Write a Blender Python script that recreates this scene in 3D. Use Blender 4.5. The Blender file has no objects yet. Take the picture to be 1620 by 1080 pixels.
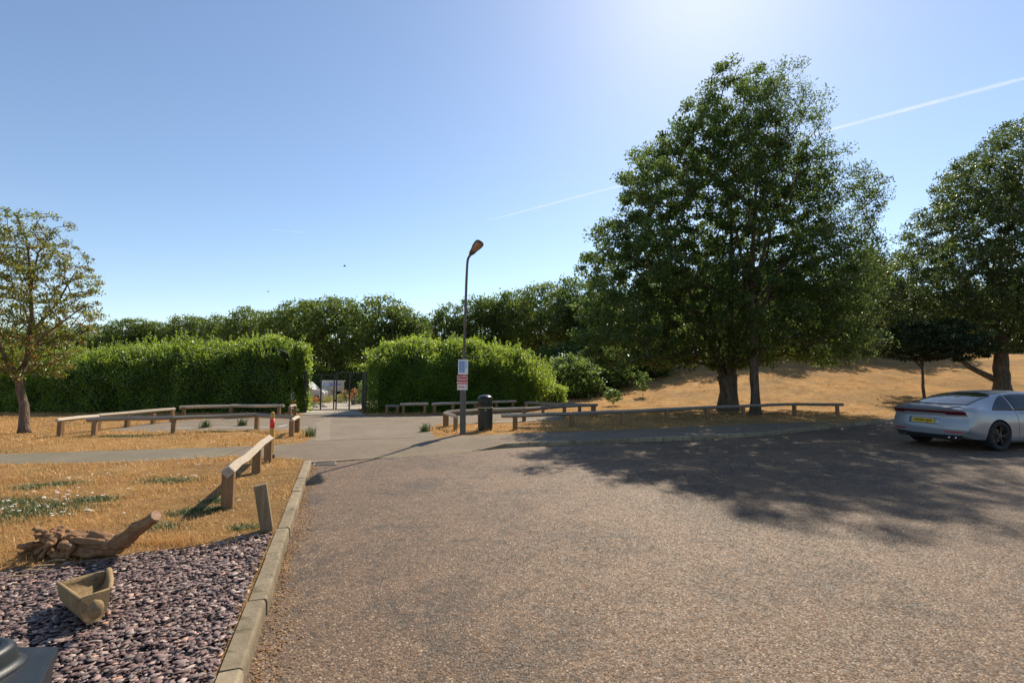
import bpy, bmesh, math, random
import numpy as np
from mathutils import Vector, Matrix, noise as mnoise
from mathutils.geometry import delaunay_2d_cdt

rng = np.random.default_rng(7)
random.seed(7)
scene = bpy.context.scene
COL = scene.collection
R = math.radians

# ------------------------------------------------------------------ camera
HC, FPX, PITCH = 1.7, 765.0, math.atan(54 / 765.0)
cam_d = bpy.data.cameras.new('camera'); cam = bpy.data.objects.new('camera', cam_d); COL.objects.link(cam)
cam_d.sensor_width = 36; cam_d.lens = 36 * FPX / 1620
cam_d.clip_start = 0.05; cam_d.clip_end = 9000
cam.location = (0, 0, HC); cam.rotation_euler = (math.pi / 2 + PITCH, 0, 0)
scene.camera = cam

# ------------------------------------------------------------------ light
SUN_EL, SUN_AZ = R(43.2), R(23.6)          # azimuth clockwise from +Y (the way the camera looks)
world = bpy.data.worlds.new('World'); scene.world = world; world.use_nodes = True
wn = world.node_tree; wn.nodes.clear()
sky = wn.nodes.new('ShaderNodeTexSky'); sky.sky_type = 'NISHITA'; sky.sun_disc = False
sky.sun_elevation = SUN_EL; sky.sun_rotation = SUN_AZ
sky.air_density = 1.0; sky.dust_density = 0.27; sky.ozone_density = 1.5; sky.altitude = 80
bg = wn.nodes.new('ShaderNodeBackground'); bg.inputs[1].default_value = 0.120
wo = wn.nodes.new('ShaderNodeOutputWorld')
wn.links.new(sky.outputs[0], bg.inputs[0]); wn.links.new(bg.outputs[0], wo.inputs[0])
sun_d = bpy.data.lights.new('sun', 'SUN'); sun_d.energy = 4.8; sun_d.angle = R(0.53); sun_d.color = (1, 0.89, 0.73)
sun = bpy.data.objects.new('sun', sun_d); COL.objects.link(sun)
sdir = Vector((math.sin(SUN_AZ) * math.cos(SUN_EL), math.cos(SUN_AZ) * math.cos(SUN_EL), math.sin(SUN_EL)))
sun.rotation_euler = sdir.to_track_quat('Z', 'Y').to_euler()
scene.view_settings.view_transform = 'Standard'; scene.view_settings.look = 'None'
scene.view_settings.exposure = 0.42; scene.view_settings.gamma = 1
scene.view_settings.use_curve_mapping = False
scene.cycles.max_bounces = 8; scene.cycles.transparent_max_bounces = 16
scene.cycles.diffuse_bounces = 3; scene.cycles.transmission_bounces = 4
scene.cycles.caustics_reflective = False; scene.cycles.caustics_refractive = False
scene.cycles.sample_clamp_indirect = 6

# ------------------------------------------------------------------ measuring helpers (photo pixel -> place in the world)
CP, SP = math.cos(PITCH), math.sin(PITCH)
def ray(px, py):
    dx, dy = (px - 810) / FPX, (540 - py) / FPX
    return Vector((dx, CP - dy * SP, SP + dy * CP))
def G(px, py, z=0.0):
    d = ray(px, py); t = (z - HC) / d.z
    return Vector((d.x * t, d.y * t, z))
def W(px, py, Y):
    d = ray(px, py); t = Y / d.y
    return Vector((d.x * t, Y, HC + d.z * t))

# ------------------------------------------------------------------ object helpers
def link(name, me, mat=None, parent=None, loc=None):
    o = bpy.data.objects.new(name, me); COL.objects.link(o)
    if mat is not None and me is not None and not me.materials:
        me.materials.append(mat)
    if parent is not None: o.parent = parent
    if loc is not None: o.location = loc
    return o
def tag(o, label=None, cat=None, group=None, kind=None):
    if label: o['label'] = label
    if cat: o['category'] = cat
    if group: o['group'] = group
    if kind: o['kind'] = kind
    return o
def empty(name, loc, label, cat, group=None, rz=0):
    o = bpy.data.objects.new(name, None); COL.objects.link(o); o.location = loc; o.rotation_euler = (0, 0, rz)
    o.empty_display_size = 0.2
    return tag(o, label, cat, group)
def npmesh(name, V, F, smooth=False):
    """V Nx3, F MxK all same K"""
    me = bpy.data.meshes.new(name); V = np.asarray(V, np.float32); F = np.asarray(F, np.int32)
    k = F.shape[1]
    me.vertices.add(len(V)); me.vertices.foreach_set('co', V.ravel())
    me.loops.add(F.size); me.loops.foreach_set('vertex_index', F.ravel())
    me.polygons.add(len(F)); me.polygons.foreach_set('loop_start', np.arange(0, F.size, k, dtype=np.int32))
    if smooth: me.polygons.foreach_set('use_smooth', np.ones(len(F), bool))
    me.update(calc_edges=True)
    return me
def pymesh(name, V, F, smooth=False):
    me = bpy.data.meshes.new(name); me.from_pydata([tuple(v) for v in V], [], [tuple(f) for f in F])
    if smooth: me.polygons.foreach_set('use_smooth', [True] * len(F))
    me.update(); return me
class MB:
    def __init__(s): s.V, s.F = [], []
    def add(s, V, F):
        n = len(s.V); s.V += [Vector(v) for v in V]; s.F += [tuple(i + n for i in f) for f in F]; return s
    def box(s, c, d, M=None, bev=0.0):
        x, y, z = d[0] / 2, d[1] / 2, d[2] / 2
        if bev <= 0:
            V = [(-x,-y,-z),(x,-y,-z),(x,y,-z),(-x,y,-z),(-x,-y,z),(x,-y,z),(x,y,z),(-x,y,z)]
            F = [(0,3,2,1),(4,5,6,7),(0,1,5,4),(1,2,6,5),(2,3,7,6),(3,0,4,7)]
        else:
            bm = bmesh.new(); bmesh.ops.create_cube(bm, size=1)
            for v in bm.verts: v.co = (v.co.x * 2 * x, v.co.y * 2 * y, v.co.z * 2 * z)
            bmesh.ops.bevel(bm, geom=bm.edges[:], offset=bev, segments=2, profile=0.6, affect='EDGES')
            bm.verts.index_update(); V = [v.co.copy() for v in bm.verts]; F = [[v.index for v in f.verts] for f in bm.faces]; bm.free()
        M = M or Matrix.Identity(3); c = Vector(c)
        return s.add([c + M @ Vector(v) for v in V], F)
    def tube(s, pts, rad, n=8, cap=True, wob=0.0):
        pts = [Vector(p) for p in pts]; rad = list(rad) if hasattr(rad, '__len__') else [rad] * len(pts)
        V, F = [], []; u = None
        for i, p in enumerate(pts):
            t = (pts[min(i + 1, len(pts) - 1)] - pts[max(i - 1, 0)]).normalized()
            if u is None: u = t.orthogonal().normalized()
            u = (u - t * u.dot(t)).normalized(); w = t.cross(u)
            for k in range(n):
                a = 2 * math.pi * k / n; r = rad[i]
                if wob: r *= 1 + wob * mnoise.noise(Vector((math.cos(a) * 2, math.sin(a) * 2, i * .35 + p.x)))
                V.append(p + (u * math.cos(a) + w * math.sin(a)) * r)
        for i in range(len(pts) - 1):
            for k in range(n):
                F.append((i*n+k, i*n+(k+1) % n, (i+1)*n+(k+1) % n, (i+1)*n+k))
        if cap: F += [tuple(range(n))[::-1], tuple((len(pts)-1)*n+k for k in range(n))]
        return s.add(V, F)
    def lathe(s, prof, n=24, c=(0, 0, 0)):
        V, F = [], []; c = Vector(c)
        for r, z in prof:
            for k in range(n):
                a = 2*math.pi*k/n; V.append(c + Vector((r*math.cos(a), r*math.sin(a), z)))
        for i in range(len(prof) - 1):
            for k in range(n): F.append((i*n+k, i*n+(k+1) % n, (i+1)*n+(k+1) % n, (i+1)*n+k))
        F += [tuple(range(n))[::-1], tuple((len(prof)-1)*n+k for k in range(n))]
        return s.add(V, F)
    def build(s, name, mat, parent=None, smooth=False, M=None, loc=None):
        return link(name, pymesh(name, s.V, s.F, smooth), mat, parent, loc)
def autosmooth(o, deg=35):
    me = o.data; bm = bmesh.new(); bm.from_mesh(me)
    for f in bm.faces: f.smooth = True
    for e in bm.edges: e.smooth = not (len(e.link_faces) == 2 and e.calc_face_angle(0) > R(deg))
    bm.to_mesh(me); bm.free(); return o
def rz3(a): return Matrix.Rotation(a, 3, 'Z')

# ------------------------------------------------------------------ materials
class NT:
    def __init__(s, name):
        s.m = bpy.data.materials.new(name); s.m.use_nodes = True; s.t = s.m.node_tree; s.t.nodes.clear()
        s.out = s.n('ShaderNodeOutputMaterial')
    def n(s, typ, **kw):
        nd = s.t.nodes.new(typ)
        for k, v in kw.items():
            if k.startswith('i_'):
                key = k[2:]; nd.inputs[int(key) if key.isdigit() else key.replace('_', ' ')].default_value = v
            else: setattr(nd, k, v)
        return nd
    def l(s, a, b): s.t.links.new(a, b)
    def co(s, scale=None, gen='Object'):
        c = s.n('ShaderNodeTexCoord').outputs[gen]
        if scale:
            mp = s.n('ShaderNodeMapping'); mp.inputs['Scale'].default_value = scale; s.l(c, mp.inputs[0]); c = mp.outputs[0]
        return c
    def pos(s, scale=None):
        c = s.n('ShaderNodeNewGeometry').outputs['Position']
        if scale:
            mp = s.n('ShaderNodeMapping'); mp.inputs['Scale'].default_value = scale; s.l(c, mp.inputs[0]); c = mp.outputs[0]
        return c
    def noise(s, co, sc, det=4, rough=.55, dist=0):
        nd = s.n('ShaderNodeTexNoise', i_Scale=sc, i_Detail=det, i_Roughness=rough, i_Distortion=dist); s.l(co, nd.inputs['Vector']); return nd.outputs[0]
    def vor(s, co, sc, out='Color', feat='F1', rnd=1.0):
        nd = s.n('ShaderNodeTexVoronoi', feature=feat, i_Scale=sc, i_Randomness=rnd); s.l(co, nd.inputs['Vector']); return nd.outputs[out]
    def ramp(s, f, stops, interp='LINEAR'):
        nd = s.n('ShaderNodeValToRGB'); cr = nd.color_ramp; cr.interpolation = interp
        while len(cr.elements) > 2: cr.elements.remove(cr.elements[-1])
        for i, (p, c) in enumerate(stops):
            c = (c, c, c, 1) if not hasattr(c, '__len__') else tuple(c) + (1,) * (4 - len(c))
            if i < 2: cr.elements[i].position = p; cr.elements[i].color = c
            else: e = cr.elements.new(p); e.color = c
        s.l(f, nd.inputs[0]); return nd.outputs[0]
    def mix(s, f, a, b, mode='MIX'):
        nd = s.n('ShaderNodeMix', data_type='RGBA', blend_type=mode)
        for v, k in ((f, 0), (a, 6), (b, 7)):
            if hasattr(v, 'is_linked') or hasattr(v, 'links'): s.l(v, nd.inputs[k])
            else: nd.inputs[k].default_value = v if k == 0 else (tuple(v) + (1,) * (4 - len(v)))
        return nd.outputs[2]
    def math(s, op, a, b=None):
        nd = s.n('ShaderNodeMath', operation=op)
        for v, k in ((a, 0), (b, 1)):
            if v is None: continue
            if hasattr(v, 'links'): s.l(v, nd.inputs[k])
            else: nd.inputs[k].default_value = v
        return nd.outputs[0]
    def bump(s, h, st=.5, d=.01, prev=None):
        nd = s.n('ShaderNodeBump', i_Strength=st, i_Distance=d); s.l(h, nd.inputs['Height'])
        if prev is not None: s.l(prev, nd.inputs['Normal'])
        return nd.outputs[0]
    def bsdf(s, col, rough=.8, metal=0, spec=.5, bump=None, coat=0):
        b = s.n('ShaderNodeBsdfPrincipled', i_Metallic=metal)
        for v, k in ((col, 'Base Color'), (rough, 'Roughness')):
            if hasattr(v, 'links'): s.l(v, b.inputs[k])
            else: b.inputs[k].default_value = (tuple(v) + (1,) * (4 - len(v))) if hasattr(v, '__len__') else v
        b.inputs['Specular IOR Level'].default_value = spec
        b.inputs['Coat Weight'].default_value = coat
        b.inputs['Coat Roughness'].default_value = 0.03
        if bump is not None: s.l(bump, b.inputs['Normal'])
        s.l(b.outputs[0], s.out.inputs[0]); s.b = b
        return s.m

def mat_simple(name, c, rough=.6, metal=0, var=.25, sc=6, spec=.5, bumpd=0, coat=0):
    t = NT(name); co = t.co()
    n = t.noise(co, sc, 5, .6)
    col = t.mix(t.ramp(n, [(.3, 0), (.7, 1)]), tuple(x * (1 - var) for x in c), tuple(min(1, x * (1 + var)) for x in c))
    b = t.bump(t.noise(co, sc * 8, 4), .4, bumpd) if bumpd else None
    return t.bsdf(col, rough, metal, spec, b, coat)

M = {}
def leaf_mat(name, dark, light, trans=.45, tcol=None, gloss=.12, sc=.6, rough=.5):
    t = NT(name)
    g = t.n('ShaderNodeNewGeometry'); co = t.pos()
    big = t.ramp(t.noise(co, sc, 3, .6), [(.35, 0), (.65, 1)])
    f = t.math('ADD', t.math('MULTIPLY', g.outputs['Random Per Island'], .6), t.math('MULTIPLY', big, .4))
    col = t.mix(f, dark, light)
    d = t.n('ShaderNodeBsdfDiffuse'); t.l(col, d.inputs[0])
    tr = t.n('ShaderNodeBsdfTranslucent')
    tcd, tcl = tcol or (tuple(x * 1.25 for x in dark), tuple(x * 1.25 for x in light)); tc = t.mix(f, tcd, tcl)
    t.l(tc, tr.inputs[0])
    mx = t.n('ShaderNodeMixShader', i_0=trans); t.l(d.outputs[0], mx.inputs[1]); t.l(tr.outputs[0], mx.inputs[2])
    gl = t.n('ShaderNodeBsdfGlossy', i_Roughness=rough); gl.inputs[0].default_value = (.8, .85, .75, 1)
    fr = t.n('ShaderNodeFresnel', i_IOR=1.35)
    m2 = t.n('ShaderNodeMixShader'); t.l(t.math('MULTIPLY', fr.outputs[0], gloss), m2.inputs[0])
    t.l(mx.outputs[0], m2.inputs[1]); t.l(gl.outputs[0], m2.inputs[2])
    t.l(m2.outputs[0], t.out.inputs[0]); return t.m
def bark_mat(name, a, b, sc=9):
    t = NT(name); co = t.pos((1, 1, .22))
    n = t.noise(co, sc, 6, .7, .6); v = t.vor(co, sc * 1.6, 'Distance')
    col = t.mix(t.ramp(n, [(.35, 0), (.65, 1)]), a, b)
    bp = t.bump(t.math('ADD', n, v), .9, .03)
    return t.bsdf(col, .9, bump=bp, spec=.2)

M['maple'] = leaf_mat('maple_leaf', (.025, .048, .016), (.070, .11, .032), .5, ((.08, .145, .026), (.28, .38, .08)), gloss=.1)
M['ash'] = leaf_mat('ash_leaf', (.035, .065, .018), (.10, .15, .04), .52, ((.08, .15, .03), (.28, .38, .09)), gloss=.1)
M['lime'] = leaf_mat('glossy_leaf', (.030, .052, .014), (.09, .125, .034), .48, ((.06, .10, .018), (.20, .26, .05)), gloss=.22, rough=.45)
M['rowan'] = leaf_mat('rowan_leaf', (.045, .075, .015), (.12, .14, .03), .52, ((.12, .21, .03), (.48, .42, .07)), gloss=.12, sc=1.2)
M['hedge'] = leaf_mat('hedge_leaf', (.030, .065, .012), (.085, .15, .025), .5, ((.20, .36, .02), (.72, .88, .09)), gloss=.2, sc=1.0)
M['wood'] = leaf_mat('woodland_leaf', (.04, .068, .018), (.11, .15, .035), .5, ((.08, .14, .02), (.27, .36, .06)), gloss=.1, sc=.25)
M['holly'] = leaf_mat('dark_leaf', (.018, .034, .014), (.045, .07, .026), .3, gloss=.1)
M['copper'] = leaf_mat('rusty_leaf', (.22, .07, .03), (.40, .14, .05), .4)
M['bushgreen'] = leaf_mat('sapling_leaf', (.08, .14, .03), (.20, .28, .07), .5)
M['weed'] = leaf_mat('weed_leaf', (.05, .08, .025), (.13, .17, .05), .4)
M['straw'] = leaf_mat('straw_blade', (.42, .22, .075), (.78, .50, .20), .35, gloss=.05, sc=.9)
M['deadleaf'] = leaf_mat('dead_leaf', (.25, .12, .05), (.55, .38, .2), .25, gloss=.05, sc=3)
M['bark'] = bark_mat('grey_brown_bark', (.045, .035, .024), (.15, .12, .085))
M['bark_r'] = bark_mat('rowan_bark', (.08, .055, .04), (.24, .17, .12), 14)

# dry mown grass ground
t = NT('dry_grass'); co = t.pos()
n1 = t.noise(co, .35, 5, .6); n2 = t.noise(co, 2.2, 7, .72, .5); n3 = t.noise(t.pos((1, 2.2, 1)), 16, 6, .8, .5); n4 = t.noise(t.pos((1, 2.5, 1)), 70, 4, .75)
c = t.mix(t.ramp(n2, [(.38, 0), (.62, 1)]), (.43, .20, .06), (.70, .41, .155))
c = t.mix(t.ramp(n3, [(.46, 0), (.62, .8)]), c, (.70, .44, .19))
c = t.mix(t.ramp(n3, [(.36, .75), (.47, 0)]), c, (.20, .10, .035))
c = t.mix(t.math('MULTIPLY', t.ramp(n4, [(.38, 1), (.52, 0)]), .6), c, (.13, .07, .028))
gp = t.ramp(t.noise(co, .75, 6, .68, .8), [(.54, 0), (.68, 1)])
c = t.mix(t.math('MULTIPLY', gp, t.ramp(n3, [(.40, .15), (.6, .8)])), c, (.13, .125, .035))
c = t.mix(t.math('MULTIPLY', t.ramp(n1, [(.42, 0), (.62, 1)]), .5), c, (.22, .15, .075))
M['grass'] = t.bsdf(c, .95, spec=.1, bump=t.bump(n3, 1.0, .06, t.bump(n4, .8, .02)))

# surface-dressed asphalt of the parking area: chips in worn binder
t = NT('chip_asphalt'); co = t.pos()
vc = t.vor(co, 62); vd = t.vor(co, 62, 'Distance')
sep = t.n('ShaderNodeSeparateColor'); t.l(vc, sep.inputs[0])
chip = t.ramp(sep.outputs[0], [(0, (.06, .042, .03)), (.3, (.135, .088, .060)), (.55, (.205, .138, .095)), (.8, (.27, .19, .135)), (.94, (.38, .29, .22)), (1, (.62, .53, .44))])
gap = t.ramp(vd, [(.45, 0), (.75, 1)])
c = t.mix(gap, chip, (.085, .058, .038))
v2 = t.vor(co, 130); s2 = t.n('ShaderNodeSeparateColor'); t.l(v2, s2.inputs[0])
c = t.mix(.3, c, t.ramp(s2.outputs[1], [(0, (.06, .045, .035)), (1, (.34, .24, .17))]))
w1 = t.noise(co, .5, 6, .68, .3); w2 = t.noise(co, 3.0, 6, .72, .8); w3 = t.noise(co, 14, 5, .7)
wear = t.ramp(t.math('ADD', t.math('MULTIPLY', w1, .38), t.math('ADD', t.math('MULTIPLY', w2, .34), t.math('MULTIPLY', w3, .28))), [(.495, 0), (.56, 1)])
c = t.mix(t.math('MULTIPLY', wear, .62), c, t.mix(t.ramp(sep.outputs[1], [(.75, 0), (.95, 1)]), (.042, .04, .036), (.13, .115, .095)))
fret = t.math('MULTIPLY', t.ramp(t.noise(t.pos((1, 1.6, 1)), 17, 5, .8, .8), [(.53, 0), (.60, 1)]), t.ramp(t.noise(co, 1.4, 6, .75, .5), [(.47, 0), (.60, 1)]))
c = t.mix(t.math('MULTIPLY', fret, .8), c, (.028, .026, .022))
stain = t.ramp(t.noise(co, .22, 4, .6), [(.35, .84), (.7, 1.12)])
c = t.mix(1.0, c, stain, 'MULTIPLY'); c = t.mix(1.0, c, (.98, .885, .73), 'MULTIPLY')
cr = t.vor(t.pos((1, 1, 1)), .55, 'Distance', 'DISTANCE_TO_EDGE')
M['chips'] = t.bsdf(c, t.ramp(sep.outputs[2], [(0, .5), (1, .95)]), spec=.35, bump=t.bump(t.math('SUBTRACT', t.math('SUBTRACT', 1, vd), t.math('MULTIPLY', wear, .5)), .8, .008))

def tarmac(name, a, b, cr=.0):
    t = NT(name); co = t.pos()
    v = t.vor(co, 120); s = t.n('ShaderNodeSeparateColor'); t.l(v, s.inputs[0])
    c = t.mix(t.ramp(t.noise(co, .9, 6, .65), [(.3, 0), (.7, 1)]), a, b)
    c = t.mix(.35, c, t.mix(1, c, t.ramp(s.outputs[0], [(0, .45), (.8, 1.1), (1, 2.2)]), 'MULTIPLY'))
    c = t.mix(t.math('MULTIPLY', t.ramp(t.noise(co, 5, 5, .7, 1), [(.55, 0), (.7, 1)]), .35), c, tuple(x * .55 for x in a))
    return t.bsdf(c, .9, spec=.3, bump=t.bump(s.outputs[1], .5, .004))
M['path'] = tarmac('footpath_tarmac', (.165, .125, .083), (.22, .17, .118))
M['path_old'] = tarmac('grey_green_path_tarmac', (.155, .13, .085), (.21, .18, .12))
M['carpark'] = tarmac('car_park_tarmac', (.175, .138, .098), (.24, .19, .135))
M['sunlit_patch'] = tarmac('sunlit_tarmac', (.22, .18, .13), (.27, .22, .16))  # paler tone paints sunlight onto one area of the asphalt
M['allot'] = tarmac('garden_path_tarmac', (.36, .31, .24), (.46, .40, .31))
M['soil'] = mat_simple('shaded_woodland_soil', (.06, .045, .03), .95, 0, .4, 1.2, .1, .03)

t = NT('concrete_kerb'); co = t.pos(); n = t.noise(co, 3.5, 7, .75, .6); n2 = t.noise(co, 45, 4, .7)
oi = t.n('ShaderNodeObjectInfo')
c = t.mix(t.ramp(n, [(.3, 0), (.7, 1)]), (.20, .155, .095), (.35, .285, .19))
c = t.mix(t.ramp(t.noise(co, 7, 5, .7, .5), [(.52, 0), (.66, .75)]), c, (.10, .085, .045))
c = t.mix(t.ramp(n2, [(.6, 0), (.72, .6)]), c, (.52, .47, .38))
c = t.mix(1, c, t.ramp(oi.outputs['Random'], [(0, .8), (1, 1.12)]), 'MULTIPLY')
M['kerb'] = t.bsdf(c, .9, spec=.2, bump=t.bump(n2, .7, .008))

def wood_mat(name, a, b, axis=(1, 1, 1)):
    t = NT(name); co = t.co(axis)
    n = t.noise(co, 6, 6, .65, .8); n2 = t.noise(co, 30, 4, .6)
    oi = t.n('ShaderNodeObjectInfo')
    c = t.mix(t.ramp(n, [(.3, 0), (.7, 1)]), a, b); c = t.mix(t.ramp(n2, [(.55, 0), (.7, .6)]), c, tuple(x * .5 for x in a))
    c = t.mix(1, c, t.ramp(oi.outputs['Random'], [(0, .82), (1, 1.15)]), 'MULTIPLY')
    return t.bsdf(c, .85, spec=.2, bump=t.bump(n2, .6, .006))
M['post'] = wood_mat('weathered_post_wood', (.18, .105, .05), (.32, .20, .105), (6, 6, .6))
M['rail'] = wood_mat('weathered_rail_wood', (.33, .26, .19), (.58, .49, .38), (.5, 7, 7))
M['railgrey'] = wood_mat('grey_rail_wood', (.16, .14, .115), (.30, .265, .22), (.5, 7, 7))
M['stub'] = wood_mat('grey_stub_wood', (.17, .12, .07), (.30, .22, .13), (6, 6, .6))
M['drift'] = wood_mat('driftwood', (.17, .085, .04), (.46, .27, .14), (2.5, 6, 6))
M['steel'] = mat_simple('dull_galvanised_steel', (.15, .145, .135), .55, .35, .25, 3)
M['steelstrap'] = mat_simple('strap_steel', (.55, .55, .53), .4, .7)
M['column'] = mat_simple('painted_column', (.105, .095, .08), .6, .1, .25, 2.5)
M['black'] = mat_simple('black_paint', (.012, .012, .013), .45)
M['binblack'] = mat_simple('black_bin_plastic', (.010, .014, .013), .28, spec=.5)
M['gold'] = mat_simple('faded_gold_band', (.45, .36, .2), .5)
M['white'] = mat_simple('white_board', (.75, .75, .73), .5, 0, .05)
M['linepaint'] = mat_simple('worn_white_paint', (.62, .60, .55), .8, 0, .3, 9)
M['red'] = mat_simple('sign_red', (.50, .03, .035), .5, 0, .06)
M['blue'] = mat_simple('sign_blue', (.12, .26, .55), .5, 0, .1)
M['paleblue'] = mat_simple('sign_pale_blue', (.35, .55, .72), .5, 0, .1)
M['yellow'] = mat_simple('yellow_ochre_post', (.50, .27, .04), .6, 0, .25, 8)
M['redband'] = mat_simple('red_band', (.62, .035, .02), .5)
M['cream'] = mat_simple('cream_boards', (.50, .46, .34), .6, 0, .1)
M['terracotta'] = None
M['greyplastic'] = mat_simple('dark_grey_plastic', (.018, .022, .026), .45, 0, .3, 14, .4, .0015)
M['tyre'] = mat_simple('tyre_rubber', (.015, .015, .015), .8)
M['rim'] = mat_simple('dark_alloy', (.05, .05, .055), .3, .8)
M['glassdark'] = mat_simple('tinted_glass', (.010, .012, .013), .03, 0, .1, 2, .45)
M['redlens'] = mat_simple('dark_red_lens', (.10, .006, .010), .12, 0, .1)
M['reflector'] = mat_simple('red_reflector', (.55, .02, .02), .3)
M['plate'] = mat_simple('yellow_plate', (.75, .50, .02), .45, 0, .05)
M['shadowplastic'] = mat_simple('black_trim', (.02, .02, .022), .5)
M['chrome'] = mat_simple('exhaust_metal', (.5, .5, .5), .2, 1)
M['carpaint'] = mat_simple('pale_silver_blue_paint', (.29, .305, .335), .32, .3, .03, 2, .5, 0, .6)
M['carwhite'] = mat_simple('white_paint', (.7, .7, .7), .3, 0, .03, 2, .5, 0, .8)
M['lens'] = mat_simple('lamp_lens', (.32, .20, .14), .25, 0, .1)
M['orange_pl'] = leaf_mat('orange_shrub_leaf', (.30, .13, .04), (.55, .26, .08), .4)
M['lime_pl'] = leaf_mat('yellow_green_leaf', (.25, .28, .05), (.45, .45, .10), .4)
M['yarrow'] = mat_simple('yarrow_white', (.75, .73, .66), .9, 0, .1)
M['berry'] = mat_simple('orange_berry', (.60, .13, .03), .5, 0, .3, 20)
M['keys'] = mat_simple('brown_seed_keys', (.13, .07, .04), .8, 0, .3, 20)
# ================================================================== GROUND
RZ = -0.10                                   # level of the parking area, a kerb's height below the grass
def smooth(a, b, x):
    t = np.clip((x - a) / (b - a), 0, 1); return t * t * (3 - 2 * t)
K0 = G(343, 1080); K1 = G(484, 725)          # back edge of the left kerb
kd = (K1 - K0).normalized()
left_back = [K0 - kd * 9, K1]                # line of the left kerb, back edge
kn = Vector((kd.y, -kd.x, 0))                # towards the road
far_line = [K1 + kn * .02] + [G(x, y, -.03) for x, y in ((620, 717), (700, 711.5), (760, 707))] + \
           [G(x, y, 0) for x, y in ((800, 700.5), (900, 696), (1060, 690.5), (1200, 684))] + [Vector((15.5, 19.6, 0)), Vector((24, 22.5, 0)), Vector((45, 27, 0))]
dl = np.array([[p.x, p.y] for p in far_line[:5]])
def dist_poly(P, L):
    P = np.atleast_2d(P); d = np.full(len(P), 1e9)
    for a, b in zip(L[:-1], L[1:]):
        ab = b - a; t = np.clip(((P - a) @ ab) / (ab @ ab), 0, 1)
        d = np.minimum(d, np.linalg.norm(P - (a + t[:, None] * ab), axis=1))
    return d
def H(x, y):
    """height of the land: level, dropped kerb, the bank on the right, a dip behind the gate"""
    x = np.atleast_1d(np.asarray(x, float)); y = np.atleast_1d(np.asarray(y, float))
    d = dist_poly(np.stack([x, y], 1), dl[:4])
    z = -.075 * (1 - smooth(0, 1.3, d)) * (1 - smooth(dl[3][0] - .1, dl[4][0], x))
    foot = 24.0 - .22 * np.clip(x - 8, 0, 14)
    zz = 3.6 * smooth(0, 27, y - foot) * smooth(.5, 17, x + .12 * (y - 24))
    zz += .35 * smooth(20, 60, x) * smooth(18, 40, y)
    z = z + zz + 2.2 * smooth(45, 110, y) * smooth(-20, 40, x)
    z += -.22 * smooth(24, 36, y) * (1 - smooth(60, 90, y)) * (1 - smooth(-6, 2, x))
    z += .03 * np.sin(x * .9 + 1) * np.sin(y * .7) * smooth(24, 30, y)
    return z
def h1(x, y): return float(H(x, y)[0])
def on(p, dz=0): return Vector((p[0], p[1], h1(p[0], p[1]) + dz))

def P2(v): return (v[0], v[1])
road_poly = [P2(left_back[0]), P2(left_back[1])] + [P2(p) for p in far_line[1:]] + [(45, K0.y - 9 * kd.y)]
# left: footpath, car park, slate bed
path_old = [P2(G(x, y)) for x, y in ((-700, 742), (0, 734.5), (200, 730), (340, 723.5), (352, 721), (395, 706), (300, 708.5), (0, 718), (-700, 722))]
path_main = [P2(G(352, 721))] + [P2(G(x, y)) for x, y in ((430, 721), (483, 722))] + [P2(K1)] + [P2(p) for p in far_line[1:8]] + \
    [(14.9, 20.1)] + [P2(G(x, y)) for x, y in ((1330, 666), (1180, 671), (1050, 677), (960, 681), (860, 683), (780, 687), (712, 689), (690, 693.5), (600, 696), (480, 700), (420, 704.5))] + [P2(G(395, 706))]
car_park = [P2(G(x, y)) for x, y in ((600, 696), (690, 693.5), (684, 686), (676, 679), (690, 672), (730, 670), (800, 668.5), (890, 664), (900, 655), (880, 651.5),
            (810, 651.5), (640, 657.5), (576, 656), (482, 655), (455, 659.5), (330, 662), (230, 670), (170, 681), (230, 682), (330, 680.5), (470, 680), (496, 684), (498, 690), (480, 700))]
allot = [P2(G(482, 655)), P2(G(576, 656)), (-8.0, 25), (-6.5, 40), (-13.5, 40), (-13.0, 26)]
sunlit_patch = [P2(G(x, y)) for x, y in ((499, 698), (500, 690), (500, 668), (524, 660), (521, 696.5))]  # outline of the painted sunlit area
E0 = left_back[1]
def kb(py):                                  # a point on the kerb's back edge at a photo height
    t = (py - 1080) / (725 - 1080); return G(343 + (484 - 343) * t, py)
sk = G(432, 841)
slate = [P2(left_back[0]), P2(sk)] + [P2(G(x, y)) for x, y in ((380, 846), (340, 855), (290, 866), (215, 874), (120, 888), (40, 897), (0, 902), (-200, 925), (-600, 960))] + [(-9, -4)]
regions = [('parking_asphalt', road_poly), ('sunlit_patch', sunlit_patch), ('slate', slate), ('path_old', path_old), ('path_main', path_main), ('car_park', car_park), ('allot', allot)]

verts, edges = [], []
def wobble(poly, amp, step=.25, seed=0):
    out = []; r = random.Random(seed)
    for a, b in zip(poly, poly[1:] + poly[:1]):
        L = math.hypot(b[0] - a[0], b[1] - a[1]); n = max(1, min(60, int(L / step)))
        for i in range(n):
            t = i / n; k = amp if 0 < i else 0
            out.append((a[0] + (b[0] - a[0]) * t + r.uniform(-k, k), a[1] + (b[1] - a[1]) * t + r.uniform(-k, k)))
    return out
wreg = []
for i, (nm, poly) in enumerate(regions):
    if nm == 'slate': wp = wobble(poly, .0, .4, i)
    else: wp = wobble(poly, 0, .5, i)
    wreg.append((nm, wp)); n0 = len(verts)
    verts += [Vector(p) for p in wp]; edges += [(n0 + k, n0 + (k + 1) % len(wp)) for k in range(len(wp))]
def grid(x0, x1, y0, y1, s, jit=.2, skip=None):
    for x in np.arange(x0, x1, s):
        for y in np.arange(y0, y1, s):
            if skip and skip(x, y): continue
            verts.append(Vector((x + random.uniform(-jit, jit) * s, y + random.uniform(-jit, jit) * s)))
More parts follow.
